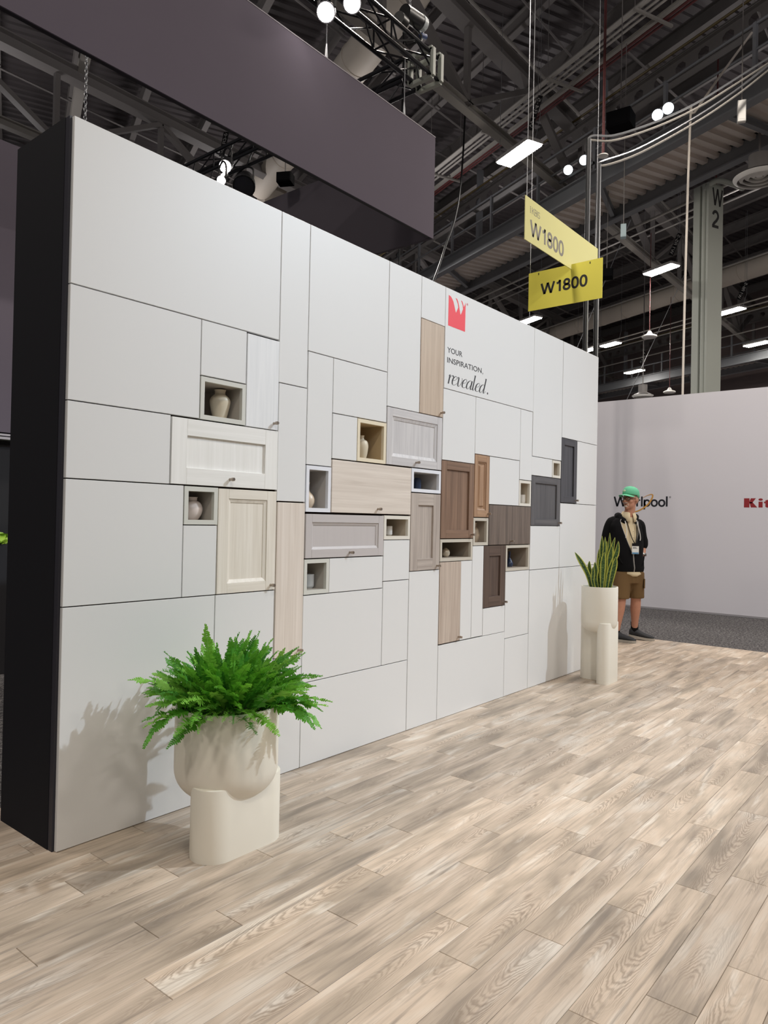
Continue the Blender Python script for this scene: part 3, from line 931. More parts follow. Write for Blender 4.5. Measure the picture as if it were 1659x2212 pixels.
vase('vase', 'tiny pearly ball vase in the stone niche under the brown door', 'N10', 2.926, curve_prof([(0.014, 0.0), (0.027, 0.012), (0.032, 0.031), (0.026, 0.051), (0.012, 0.062), (0.010, 0.066)]), PEARL)
vase('vase', 'tan gourd vase in the small stone niche under the honey door', 'N9', 3.322, curve_prof([(0.022, 0.0), (0.033, 0.03), (0.035, 0.062), (0.027, 0.095), (0.011, 0.118), (0.011, 0.138), (0.014, 0.148)]), BEIGE)
vase('bottle', 'dark blue bottle vase in the stone niche beside the dark brown door', 'N11', 3.868, curve_prof([(0.022, 0.0), (0.028, 0.012), (0.030, 0.03), (0.020, 0.055), (0.009, 0.075), (0.008, 0.115), (0.013, 0.128)]), NAVY, 'vase')
vase('cup', 'tiny white cup in the narrow ivory niche above the charcoal door', 'N8', 4.000, curve_prof([(0.016, 0.0), (0.022, 0.006), (0.023, 0.016), (0.023, 0.075)]), WCUP, 'cup', 0.06)

# ================================================================== PLANTERS
def stadium(cx, cy, lx, ly, n=14):
    """outline of a rounded bar; the long axis is x when lx > ly"""
    r = min(lx, ly)/2
    pts = []
    if lx >= ly:
        h = lx/2-r
        pts += [(cx+h+r*math.cos(-PI/2+PI*k/n), cy+r*math.sin(-PI/2+PI*k/n)) for k in range(n+1)]
        pts += [(cx-h+r*math.cos(PI/2+PI*k/n), cy+r*math.sin(PI/2+PI*k/n)) for k in range(n+1)]
    else:
        h = ly/2-r
        pts += [(cx+r*math.cos(PI*k/n), cy+h+r*math.sin(PI*k/n)) for k in range(n+1)]
        pts += [(cx+r*math.cos(PI+PI*k/n), cy-h+r*math.sin(PI+PI*k/n)) for k in range(n+1)]
    return pts
def eased_prism(b, o, z0, z1, c=0.006):
    n = len(o)
    cx = sum(p[0] for p in o)/n; cy = sum(p[1] for p in o)/n
    def ins(d):
        out = []
        for i in range(n):
            p0, p1, p2 = Vector(o[i-1]), Vector(o[i]), Vector(o[(i+1) % n])
            t = (p2-p0)
            t = t.normalized() if t.length > 1e-9 else Vector((1, 0))
            nn = Vector((t.y, -t.x))
            if nn.dot(p1-Vector((cx, cy))) < 0:
                nn = -nn
            out.append((p1.x-nn.x*d, p1.y-nn.y*d))
        return out
    rings = [(o, z0), (o, z1-c), (ins(c*0.3), z1-c*0.3), (ins(c), z1)]
    base = len(b.v)
    for oo, z in rings:
        b.v += [(x, y, z) for x, y in oo]
    for i in range(len(rings)-1):
        for k in range(n):
            k2 = (k+1) % n
            b.f.append((base+i*n+k, base+i*n+k2, base+(i+1)*n+k2, base+(i+1)*n+k))
    b.f.append(tuple(base+3*n+k for k in range(n)))
    b.f.append(tuple(base+k for k in range(n))[::-1])

def planter(label, loc, r, ztop, zbot, rc, slab, leg, zs_):
    P = thing('planter', label, 'planter', loc, 'white planters along the display wall')
    b = MB()
    prof = [(0.001, zbot)]+[(r-rc+rc*math.sin(PI/2*k/10), zbot+rc-rc*math.cos(PI/2*k/10)) for k in range(11)]
    prof = [prof[0]]+prof[1:]+[(r, ztop-0.004), (r-0.002, ztop), (r-0.010, ztop), (r-0.012, ztop-0.004), (r-0.012, ztop-0.03), (0.001, ztop-0.03)]
    b.lathe(prof, n=64)
    b.build('pot', POTW, P, True)
    s_ = MB(); eased_prism(s_, stadium(*slab), 0.0, zs_)
    s_.build('stand_slab', POTW, P, True)
    s_ = MB(); eased_prism(s_, stadium(*leg), 0.0, zs_-0.001)
    s_.build('stand_slab', POTW, P, True)
    s_ = MB(); s_.lathe([(0.001, ztop-0.024), (r*0.5, ztop-0.018), (r-0.0125, ztop-0.026)], n=32)
    s_.build('soil', SOIL, P, True)
    return P
P1 = planter('low wide white planter on slab stand, holding the bushy fern', (0.535, -0.414, 0), 0.220, 0.592, 0.205, 0.125, (0.0, -0.072, 0.425, 0.196), (0.0, 0.06, 0.14, 0.20), 0.295)
P2 = planter('tall narrow white planter on slab stand, holding the snake plant', (4.77, -0.31, 0), 0.158, 0.842, 0.435, 0.10, (-0.005, -0.083, 0.29, 0.112), (0.06, 0.065, 0.13, 0.25), 0.53)

# fern
FM = fern_mat()
def frond_mesh(seed, curl):
    rg = random.Random(seed)
    b = MB()
    Ln = 0.36
    n = 40
    pts = []
    p = Vector((0, 0, 0))
    side = rg.uniform(-0.35, 0.35)
    for i in range(n+1):
        t = i/n
        pts.append(p.copy())
        ang = -curl*t**1.4
        d = Vector((math.cos(ang), side*t*0.6, math.sin(ang))).normalized()
        p = p+d*Ln/n
    sp = pts[::4]+[pts[-1]]
    b.tube(sp, [0.0017*(1-0.8*i/len(sp)) for i in range(len(sp))], 4, False)
    ruff = rg.uniform(0, 6)
    for i in range(2, n):
        t = i/n
        T = (pts[i+1]-pts[i-1]).normalized()
        S = T.cross(Vector((0, 0, 1))).normalized()
        N = S.cross(T)
        env = min(1.0, t*5)*(1-t**3.2)**0.8
        ln = 0.030*env*rg.uniform(0.8, 1.15)+0.003
        wd = 0.0135*(0.5+0.5*env)
        for sg in (-1, 1):
            lift = 0.25+0.45*math.sin(i*0.55+ruff+sg)+rg.uniform(-0.25, 0.25)
            fwd = rg.uniform(0.1, 0.5)
            D = (S*sg+T*fwd+N*lift).normalized()
            W = T
            o0 = pts[i]
            mid = o0+D*ln*0.5+N*ln*0.12
            tip = o0+D*ln-N*ln*rg.uniform(-0.1, 0.3)
            q = rg.uniform(-0.003, 0.003)
            b.add([o0-W*wd*0.35, o0+W*wd*0.35, mid+W*wd*0.58+N*(0.002+q), mid-W*wd*0.5-N*(0.002-q), tip+W*wd*0.22, tip-W*wd*0.18], [(0, 1, 2, 3), (3, 2, 4, 5)])
    return b.mesh('frond', FM, 'all')
FMESH = [frond_mesh(i, c) for i, c in enumerate((0.1, 0.3, 0.55, 0.8, 1.1, 1.6, 2.2))]
FERN = thing('fern', 'bushy bright green fern with arching fronds in the low planter', 'plant', (0.535, -0.414, 0.575))
rg = random.Random(11)
NF = 270
for i in range(NF):
    q = (i+0.5)/NF
    az = i*2.39996+rg.uniform(-0.3, 0.3)
    rr = 0.17*math.sqrt(q)*rg.uniform(0.75, 1.0)
    el = math.radians(84-62*q+rg.uniform(-12, 12))
    sc = rg.uniform(0.55, 0.95)
    ci = rg.choice((0, 1, 1, 2, 2, 3))
    if q > 0.62:
        el = math.radians(rg.uniform(6, 48)); sc = rg.uniform(0.58, 0.92); ci = rg.choice((1, 2, 2, 3, 3, 4, 5))
    if i % 23 == 0:
        sc *= 1.15
    if math.sin(az) > 0.3:
        sc *= 0.80
        el = max(el, math.radians(35))
    o = link('frond', FMESH[ci], FERN, (rr*math.cos(az), rr*math.sin(az), -0.005+0.03*rg.random()))
    o.rotation_euler = (rg.uniform(-0.7, 0.7), -el, az)
    o.scale = (sc, sc*rg.uniform(0.95, 1.3), sc)

# snake plant
SM = snake_mat()
SNK = thing('snake_plant', 'upright snake plant with yellow-edged leaves in the tall planter', 'plant', (4.77, -0.31, 0.815))
RV, FV = Vector((0.386, -0.9225, 0)), Vector((0.9225, 0.386, 0))
# base offset, tip offset (across the view), tip height, depth offsets, width
LEAV = [(0.02, 0.016, 0.477, 0.03, 0.045, 0.034), (0.03, 0.045, 0.468, -0.02, 0.02, 0.032), (0.05, 0.065, 0.430, 0.05, 0.05, 0.036), (0.04, 0.09, 0.506, 0.02, 0.06, 0.026), (0.07, 0.14, 0.468, -0.03, -0.02, 0.034),
        (0.06, 0.172, 0.434, -0.07, -0.05, 0.044), (0.05, 0.11, 0.395, -0.05, -0.06, 0.050), (-0.02, -0.044, 0.245, -0.04, -0.06, 0.044), (-0.07, -0.092, 0.250, 0.03, 0.0, 0.034), (-0.075, -0.220, 0.325, -0.02, -0.02, 0.050),
        (0.0, -0.008, 0.360, 0.06, 0.08, 0.048), (0.09, 0.152, 0.296, -0.06, -0.09, 0.046), (0.07, 0.128, 0.412, 0.06, 0.09, 0.038), (0.02, 0.04, 0.335, -0.07, -0.08, 0.046), (0.10, 0.15, 0.36, 0.03, 0.06, 0.036), (0.03, 0.0, 0.300, 0.0, 0.03, 0.044), (-0.05, -0.06, 0.200, -0.06, -0.07, 0.030)]
for i, (b0, b1, hz, f0, f1, wd) in enumerate(LEAV):
    rg = random.Random(i+50)
    A = RV*b0*0.9+FV*f0; T = RV*(b1 if b1 < 0 else b1*0.88)+FV*f1+Vector((0, 0, hz))
    n = 12
    ctrl = [A, A.lerp(T, 0.4)+RV*rg.uniform(-0.012, 0.012), A.lerp(T, 0.75)+RV*rg.uniform(-0.012, 0.012), T]
    if i == 9:
        ctrl[1] = A+Vector((0, 0, hz*0.38))+RV*-0.035; ctrl[2] = A+Vector((0, 0, hz*0.75))+RV*-0.10
    pts = crom(ctrl, 5)
    b = MB(); uvs = []
    tw = rg.uniform(-0.7, 0.7)
    m = len(pts)
    for k, p_ in enumerate(pts):
        t = k/(m-1)
        w_ = wd*(0.62+0.55*math.sin(min(1, t*1.35)*PI/2))*(1-max(0, (t-0.55)/0.45)**1.9)*0.95+0.0008
        an = tw*(t-0.3)+rg.uniform(-0.05, 0.05)
        S = RV*math.cos(an)+FV*math.sin(an)
        N = -FV*math.cos(an)+RV*math.sin(an)
        for j in range(5):
            u_ = j/4
            x_ = (u_-0.5)*2
            b.v.append(tuple(p_+S*w_/2*x_+N*(w_*0.16*(x_*x_-0.5))))
            uvs.append((u_, t*(hz/0.4)+i*0.37))
    for k in range(m-1):
        for j in range(4):
            b.f.append((k*5+j, k*5+j+1, (k+1)*5+j+1, (k+1)*5+j))
    me = b.mesh('leaf', SM, 'all')
    ul = me.uv_layers.new(name='UVMap')
    for lp in me.loops:
        ul.data[lp.index].uv = uvs[lp.vertex_index]
    o = link('leaf', me, SNK)
    sd = o.modifiers.new('thickness', 'SOLIDIFY'); sd.thickness = 0.0025

# ================================================================== PALE GREY WALL OF THE NEXT BOOTH
GX = 10.745
GW = thing('logo_wall', 'long pale grey booth wall printed with two appliance logos', 'booth wall', (GX, 0, 0))
b = MB(); b.box(0, 0.12, -7.0, 3.2, 0.0, 3.543)
b.build('wall_panel', WALLFAB, GW)
b = MB(); b.box(-0.004, 0.0, -7.0, 3.2, 0.0, 0.03)
b.build('base_strip', plain('grey_base_strip', (150, 148, 152), 0.7), GW)
def gtext(s, yl, yr, z0, z1, mat=None, **kw):
    return letters(s, (-0.0002, yl, z0), (0, yr-yl, 0), (0, 0, z1-z0), mat=mat, parent=GW, thick=0.001, **kw)
NINK = plain('blue_black_ink', (24, 25, 34), 0.6)
strokes('Whirlpool', (-0.0004, 1.952, 1.709), (0, -0.925, 0), (0, 0, 0.168), GW, NINK, 0.165, 0.02)
gtext('®', 1.015, 0.985, 1.848, 1.880, NINK)
RED = plain('deep_red_ink', (140, 30, 38), 0.6)
# blocky slab letters K i t c h
def gp(pts, mat, b):
    flat_poly(b, pts, lambda x, y, t: Vector((-t, x, y)), 0.0012)
b = MB()
K0, zb, zt = -0.121, 1.700, 1.842
def kx(d): return K0-d
gp([(kx(0), zb), (kx(0.078), zb), (kx(0.078), zt), (kx(0), zt)], RED, b)
gp([(kx(0.078), 1.775), (kx(0.098), zb), (kx(0.188), zb), (kx(0.120), 1.782), (kx(0.078), 1.782)], RED, b)
gp([(kx(0.078), 1.764), (kx(0.112), 1.764), (kx(0.168), zt), (kx(0.096), zt), (kx(0.078), 1.79)], RED, b)
gp([(kx(0.205), zb), (kx(0.262), zb), (kx(0.262), 1.790), (kx(0.205), 1.790)], RED, b)
gp([(kx(0.2335+0.031*math.cos(a*PI/8)), 1.822+0.018*math.sin(a*PI/8)) for a in range(16)], RED, b)
gp([(kx(0.300), zb+0.012), (kx(0.320), zb), (kx(0.370), zb), (kx(0.370), 1.724), (kx(0.352), 1.728), (kx(0.352), 1.766), (kx(0.372), 1.766), (kx(0.372), 1.790), (kx(0.352), 1.790), (kx(0.352), 1.822), (kx(0.300), 1.810), (kx(0.300), 1.790), (kx(0.280), 1.790), (kx(0.280), 1.766), (kx(0.300), 1.766)], RED, b)
b.build('lettering', RED, GW)
gtext('chenAid', kx(0.385), kx(1.02), 1.700, 1.842, RED, bold=0.02)
# gold ring around the first logo
ringp = [(1.445, 1.856), (1.40, 1.882), (1.35, 1.902), (1.314, 1.911), (1.288, 1.905), (1.284, 1.878), (1.305, 1.826), (1.345, 1.762), (1.40, 1.708), (1.462, 1.666), (1.52, 1.636), (1.57, 1.620), (1.64, 1.608), (1.70, 1.618), (1.715, 1.655), (1.69, 1.70)]
wid = [0.006, 0.008, 0.011, 0.015, 0.020, 0.024, 0.026, 0.026, 0.025, 0.023, 0.021, 0.019, 0.016, 0.012, 0.008, 0.004]
c = crom([(y_, z_, 0) for y_, z_ in ringp], 6)
b = MB()
for i in range(len(c)-1):
    def off(k):
        d = (c[min(k+1, len(c)-1)]-c[max(k-1, 0)]).normalized()
        t = k/(len(c)-1)*(len(wid)-1); a = int(min(t, len(wid)-2)); ww = wid[a]+(wid[a+1]-wid[a])*(t-a)
        return Vector((-d.y, d.x, 0))*ww/2
    o0, o1 = off(i), off(i+1)
    b.add([(-0.0025, *(c[i]-o0).xy), (-0.0025, *(c[i]+o0).xy), (-0.0025, *(c[i+1]+o1).xy), (-0.0025, *(c[i+1]-o1).xy)], [(0, 1, 2, 3)])
b.build('gold_ring', plain('gold_ink', (206, 152, 74), 0.5), GW)

# ================================================================== DARK PARTITION BEHIND THE WALL, LEFT
DP = thing('dark_partition', 'dark partition seen past the black wall end, grey above black', 'booth wall', (0, 4.1, 0))
b = MB(); b.box(-1.5, 3.4, 0.02, 0.12, 0.0, 2.06)
b.build('lower_panel', DARKP, DP)
b = MB(); b.box(-1.5, 3.4, -0.08, 0.12, 2.13, 4.80)
b.build('upper_panel', GREYFAB, DP)
for z0, z1 in ((2.065, 2.088), (2.098, 2.116)):
    b = MB(); b.box(-1.5, 3.4, -0.085, 0.12, z0, z1)
    b.build('trim_strip', plain('pale_trim', (196, 192, 200), 0.4), DP)
BX = thing('planter_box', 'tall black planter box behind the black wall end', 'planter', (0.9, 3.72, 0))
b = MB(); b.box(-0.9, 0.9, -0.14, 0.14, 0.0, 1.10); b.box(-0.86, 0.86, -0.12, 0.12, 1.10, 1.115)
b.build('box', DARKP, BX)
GL = thing('leafy_plant', 'lime green leafy plant on top of the tall black planter box', 'plant', (0.9, 3.72, 1.112))
lm = plain('lime_leaf', (150, 190, 52), 0.5, var=0.25, scale=9)
rg = random.Random(5)
lmesh = []
for s_ in range(3):
    b = MB()
    ring = []
    for k in range(10):
        a = 2*PI*k/10
        r = 0.045*(1+0.18*math.cos(3*a+s_))
        ring.append((r*math.cos(a), r*math.sin(a), 0.012*math.sin(2*a+s_)))
    b.add([(0, 0, -0.008)]+ring, [(0, 1+k, 1+(k+1) % 10) for k in range(10)])
    lmesh.append(b.mesh('leaf', lm, 'all'))
for i in range(150):
    o = link('leaf', lmesh[i % 3], GL, (rg.uniform(-0.86, 0.86), rg.uniform(-0.13, 0.12), rg.uniform(0.0, 0.10)))
    o.rotation_euler = (rg.uniform(-0.9, 0.9)+0.5, rg.uniform(-0.7, 0.7), rg.uniform(0, 6.28))


# ================================================================== THE HALL OVERHEAD
# hall grid: U runs along the catwalk, trusses run along the booth's x axis
TH = math.radians(66.6)
Uv = Vector((math.cos(TH), math.sin(TH), 0))
Vv = Vector((math.sin(TH), -math.cos(TH), 0))
H0 = Vector((CX, CY, 0))          # hall grid origin (a floor mark)
def hp(u, v, z):
    return H0+Uv*u+Vv*v+Vector((0, 0, z))

def ibeam(b, p, q, wd, ht, tf=0.03, tw=0.02):
    p, q = Vector(p), Vector(q)
    Z = Vector((0, 0, 1))
    b.bar(p+Z*(ht/2-tf/2), q+Z*(ht/2-tf/2), wd, tf)
    b.bar(p-Z*(ht/2-tf/2), q-Z*(ht/2-tf/2), wd, tf)
    b.bar(p, q, tw, ht-2*tf)

# roof deck: folded sheet, ribs across the catwalk direction
DZ = 14.1
b = MB()
per, dep = 0.32, 0.055
u0, u1, v0, v1 = -14.0, 62.0, -30.0, 36.0
prof = []
u = u0
while u < u1:
    prof += [(u, 0), (u+per*0.42, 0), (u+per*0.5, dep), (u+per*0.92, dep)]
    u += per
n = len(prof)
b.v = [tuple(hp(a, v0, DZ+d)) for a, d in prof]+[tuple(hp(a, v1, DZ+d)) for a, d in prof]
b.f = [(i, i+1, n+i+1, n+i) for i in range(n-1)]
ceil = struct(b.build('ceiling', deck_mat('roof_deck', (84, 79, 80), 0.5, 0.2)))

# purlins along U
for k in range(-8, 19):
    r = 0.11+0.158*k
    v = r*12.0
    b = MB()
    ibeam(b, hp(-12, v, 13.62), hp(60, v, 13.62), 0.17, 0.40)
    struct(b.build('ceiling_beam', STEELD, None))
# brighter paired beam at the left
b = MB(); ibeam(b, hp(-12, 1.37, 12.55), hp(60, 1.37, 12.55), 0.24, 0.34)
struct(b.build('ceiling_beam', STEEL))

# roof trusses along x
def xtruss(yrel, zb=10.35, zt=12.25, x0=-12.0, x1=46.0, bay=2.9, ph=0.0):
    Y = CY+yrel
    x1 = (34.4+0.397*yrel)/0.918-1.48
    root = bpy.data.objects.new('roof_truss', None); COL.objects.link(root)
    root.location = (0, Y, 0); struct(root)
    b = MB(); ibeam(b, (x0, 0, zb), (x1, 0, zb), 0.20, 0.20); b.build('bottom_chord', STEEL, root)
    b = MB(); ibeam(b, (x0, 0, zt), (x1, 0, zt), 0.34, 0.34); b.build('top_chord', STEELD, root)
    x = x0+ph
    i = 0
    while x < x1-bay:
        b = MB()
        if i % 2 == 0:
            b.bar((x, 0, zb+0.08), (x+bay, 0, zt-0.15), 0.20, 0.12)
        else:
            b.bar((x, 0, zt-0.15), (x+bay, 0, zb+0.08), 0.20, 0.12)
        b.build('diagonal', STEELD, root)
        b = MB(); b.bar((x+bay, 0, zb+0.08), (x+bay, 0, zt-0.15), 0.12, 0.12, (0, 1, 0)); b.build('post', STEELD, root)
        x += bay
        i += 1
    return root
for yr, ph in ((8.62, 0.4), (17.4, 1.5), (26.2, 0.2), (35.0, 1.0)):
    xtruss(yr, ph=ph)

def run(name, label, cat, pts, r, mat, group=None, n=8):
    b = MB(); b.tube(pts, r, n)
    o = b.build(name, mat, None, True)
    return tag(o, label, cat, group)

# pipes along x
run('conduit', 'thin pale pipe under the roof, seen below the banner at left', 'pipe', [(-12, CY+17.7, 13.12), (36, CY+17.7, 13.12)], 0.035, PIPEM)
run('conduit', 'thin dark pipe crossing under the roof above the lit lamp', 'pipe', [(-5, CY+8.9, 13.10), (36, CY+8.9, 13.10)], 0.04, STEEL)

for i in range(8):
    b = MB(); b.tube([(-8, CY+4.0+4.1*i, 13.30), (36, CY+4.0+4.1*i, 13.30)], 0.03, 5)
    struct(b.build('ceiling_rod', STEELD))
for i in range(7):
    b = MB()
    b.tube([hp(3+7*i, 2.0, 13.2), hp(11+7*i, 30.0, 13.2)], 0.035, 5)
    struct(b.build('ceiling_rod', STEELD))

# conduits on trapeze hangers beside the red sprinkler main
for i, (dv, r, lab) in enumerate(((0.0, 0.055, 'thick pale conduit, first of three parallel runs near the banner'), (0.145, 0.028, 'thin pale conduit, middle of three parallel runs'), (0.27, 0.028, 'thin pale conduit, third of the parallel runs, nearest the red main'))):
    run('conduit', lab, 'pipe', [hp(-8, 10.61+dv, 11.39+r), hp(55, 10.61+dv, 11.39+r)], r, PIPEM, 'parallel conduits on the trapeze hangers')
TZ = thing('trapeze_hangers', 'row of trapeze hangers carrying the pale conduits', 'pipe hanger', hp(0, 10.9, 11.36))
for k in range(-2, 22):
    b = MB(); b.bar(Uv*(k*2.55)+Vv*-0.42, Uv*(k*2.55)+Vv*0.62, 0.05, 0.05)
    b.build('strut', STEEL, TZ)
    for s_ in (-0.40, 0.60):
        b = MB(); b.tube([Uv*(k*2.55)+Vv*s_, Uv*(k*2.55)+Vv*s_+Vector((0, 0, 2.2))], 0.008, 5)
        b.build('rod', STEELD, TZ)
b = MB(); ibeam(b, hp(-8, 11.18, 11.435), hp(55, 11.18, 11.435), 0.07, 0.09, 0.012, 0.01)
tag(b.build('cable_rail', PIPEM), 'pale straight rail along the red sprinkler main', 'rail')
run('sprinkler_pipe', 'dark red sprinkler main running under the roof', 'pipe', [hp(-8, 11.29, 11.44), hp(55, 11.29, 11.44)], 0.05, REDM)
run('sprinkler_pipe', 'slim dark red branch pipe beside the sprinkler main', 'pipe', [hp(-8, 11.385, 11.415), hp(55, 11.385, 11.415)], 0.025, REDM)

# catwalk: two girders with a folded deck between, a pierced beam and railings above
def catwalk(label, vA, vB, z, ua, ub, hole_v, full=True):
    P = thing('catwalk', label, 'catwalk', hp(0, 0, z))
    L_ = lambda u_, v_, z_: Uv*u_+Vv*v_+Vector((0, 0, z_))
    for v_, ht in ((vA, 0.43), (vB, 0.42)):
        b = MB(); ibeam(b, L_(ua, v_, ht/2), L_(ub, v_, ht/2), 0.22, ht, 0.035, 0.03)
        b.build('girder', STEELC, P)
    b = MB()
    pr_ = []
    u_ = ua
    while u_ < ub:
        pr_ += [(u_, 0.0), (u_+0.13, 0.0), (u_+0.15, 0.085), (u_+0.28, 0.085)]
        u_ += 0.30
    m = len(pr_)
    b.v = [tuple(L_(a, vA+0.03, 0.30+d)) for a, d in pr_]+[tuple(L_(a, vB-0.03, 0.30+d)) for a, d in pr_]
    b.f = [(i, i+1, m+i+1, m+i) for i in range(m-1)]
    b.build('deck', deck_mat('galvanised_deck', (222, 212, 204), 0.4, 0.1), P)
    u_ = ua+0.8
    i = 0
    while u_ < ub:
        b = MB(); ibeam(b, L_(u_, vA+0.05, 0.17), L_(u_+(1.2 if i % 2 else 0), vB-0.05, 0.17), 0.11, 0.16, 0.015, 0.012)
        b.build('cross_beam', STEELC, P)
        u_ += 3.4
        i += 1
    for v_ in (vA, vB):
        for zr in (0.98, 1.48):
            b = MB(); b.tube([L_(ua, v_, zr), L_(ub, v_, zr)], 0.028, 6)
            b.build('handrail', STEELC, P, True)
        u_ = ua+0.6
        while u_ < ub:
            b = MB(); b.bar(L_(u_, v_, 0.42), L_(u_, v_, 1.5), 0.07, 0.07, Uv)
            b.build('rail_post', STEELC, P)
            u_ += 2.1
    # pierced beam
    b = MB()
    za, zb_ = 2.25, 2.70
    cell = 0.62
    u_ = ua
    while u_ < ub:
        sq = [(u_, za), (u_+cell, za), (u_+cell, zb_), (u_, zb_)]
        cu_, cz_ = u_+cell/2, (za+zb_)/2
        oc = [(cu_+0.15*math.cos(PI/8+k*PI/4), cz_+0.13*math.sin(PI/8+k*PI/4)) for k in range(8)]
        o = len(b.v)
        b.v += [tuple(L_(a, hole_v, z_)) for a, z_ in sq+oc]
        b.f += [tuple(o+k for k in f) for f in ((0, 1, 11, 10, 9), (1, 2, 5, 4, 11), (2, 3, 7, 6, 5), (3, 0, 9, 8, 7))]
        u_ += cell
    ibeam(b, L_(ua, hole_v, zb_+0.02), L_(ub, hole_v, zb_+0.02), 0.2, 0.06, 0.02, 0.02)
    ibeam(b, L_(ua, hole_v, za-0.02), L_(ub, hole_v, za-0.02), 0.2, 0.06, 0.02, 0.02)
    pb = b.build('pierced_beam', STEELD, P)
    u_ = ua+1.0
    while u_ < ub:
        b = MB(); b.bar(L_(u_, hole_v+0.15, 0.4), L_(u_, hole_v+0.15, 3.6), 0.16, 0.16, Uv)
        b.build('hanger_post', STEELC, P)
        u_ += 5.6
    b = MB(); b.tube([L_(ua, hole_v-0.14, zb_+0.13), L_(ub, hole_v-0.14, zb_+0.13)], 0.03, 6)
    b.build('yellow_pipe', plain('yellow_pipe_paint', (112, 98, 62), 0.5), P, True)
    return P
catwalk('steel catwalk with ribbed underside crossing above the yellow signs', 12.26, 14.0, CZ+8.0, 2, 46, 13.4)
catwalk('far steel catwalk along the rear hall wall', 30.7, 32.4, CZ+7.75, 8, 58, 31.9)

# rear hall wall
b = MB()
o_ = [hp(-20, 35.0, 0), hp(62, 35.0, 0), hp(62, 35.3, 0), hp(-20, 35.3, 0)]
b.add([tuple(p_) for p_ in o_]+[tuple(p_+Vector((0, 0, 14.0))) for p_ in o_], [(0, 3, 2, 1), (4, 5, 6, 7), (0, 1, 5, 4), (1, 2, 6, 5), (2, 3, 7, 6), (3, 0, 4, 7)])
struct(b.build('wall_rear', plain('brown_grey_wall', (132, 118, 116), 0.8)))

# round ducts
def duct(label, u_a, u_b, v_, z, r, step=1.6):
    P = thing('air_duct', label, 'air duct', hp(0, v_, z))
    b = MB(); b.tube([Uv*u_a, Uv*u_b], r, 28)
    b.build('tube', DUCTM, P, True)
    u_ = u_a+0.7
    while u_ < u_b:
        b = MB(); b.tube([Uv*(u_-0.03), Uv*(u_+0.03)], r+0.018, 28)
        b.build('joint_ring', DUCTM, P, True)
        u_ += step
    return P
duct('round duct above the dark banner', 2, 23.3, 7.15, CZ+11.0, 0.42, 2.6)
D2 = duct('long round duct crossing behind the grey column', 6, 56, 25.2, CZ+10.0, 0.40, 1.5)
b = MB(); b.obox((0, 0, 0), Uv*0.45, Vv*0.38, Vector((0, 0, 1.6)))
o = b.build('duct_drop', DUCTM); o.location = hp(23.9, 7.75, CZ+9.9); tag(o, 'square duct drop seen past the banner beside the black projector', 'air duct')
run('conduit', 'bright pale pipe just before the long duct', 'pipe', [hp(6, 15.1, CZ+8.2), hp(56, 15.1, CZ+8.2)], 0.035, PIPEM)
run('conduit', 'pale pipe along the top of the long duct', 'pipe', [hp(6, 24.62, CZ+10.15), hp(56, 24.62, CZ+10.15)], 0.04, PIPEM)
for i, (v_, z_) in enumerate(((26.0, 9.0), (26.3, 8.9), (27.2, 9.0), (20.0, 10.3), (18.2, 9.6), (28.6, 8.6))):
    run('conduit', ('thin pale pipe behind the long duct, first of the rear runs', 'thin pale pipe behind the long duct, second of the rear runs', 'thin pale pipe near the far catwalk', 'thin pipe before the long duct, higher one', 'thin pipe before the long duct, lower one', 'thin pipe nearest the far catwalk rail')[i], 'pipe', [hp(6, v_, CZ+z_), hp(56, v_, CZ+z_)], 0.03, PIPEM, 'rear pipe runs')

# steel column W 2 with a pipe in its recess
CP = hp(20.35-0.2, 14.15, 0)
COLN = struct(bpy.data.objects.new('column', None)); COL.objects.link(COLN)
rel = Vector((16.45, 2.02, 0))
COLN.location = rel
hz = CZ+8.0
def ob(c, a, bb, z0, z1, mat, name):
    b = MB(); b.obox(Uv*c[0]+Vv*c[1]+Vector((0, 0, (z0+z1)/2)), Uv*a, Vv*bb, Vector((0, 0, (z1-z0)/2)))
    return b.build(name, mat, COLN)
ff = ob((-0.14, 0.0), 0.03, 0.25, 0, hz, COLM, 'flange')
ob((0.16, 0.0), 0.09, 0.25, 0, hz, COLM, 'flange')
ob((0.02, 0.02), 0.13, 0.03, 0, hz, COLM, 'web')
b = MB(); b.tube(crom([Uv*-0.02+Vv*-0.19+Vector((0, 0, 0)), Uv*-0.02+Vv*-0.19+Vector((0, 0, 5)), Uv*-0.02+Vv*-0.19+Vector((0, 0, hz-0.35)), Uv*-0.04+Vv*-0.19+Vector((0, 0, hz-0.12)), Uv*-0.25+Vv*-0.12+Vector((0, 0, hz+0.02)), Uv*-0.32+Vv*0.3+Vector((0, 0, hz+0.03)), Uv*-0.32+Vv*0.75+Vector((0, 0, hz+0.02))], 6), 0.065, 10)
b.build('downpipe', COLM, COLN, True)
for s_, z0, z1 in (('W', hz-0.50, hz-0.10), ('2', hz-1.02, hz-0.62)):
    strokes(s_, Uv*-0.172+Vv*-0.13+Vector((0, 0, z0)), Vv*(0.36 if s_ == 'W' else 0.24), (0, 0, z1-z0), COLN, INK, 0.17, name='marking')

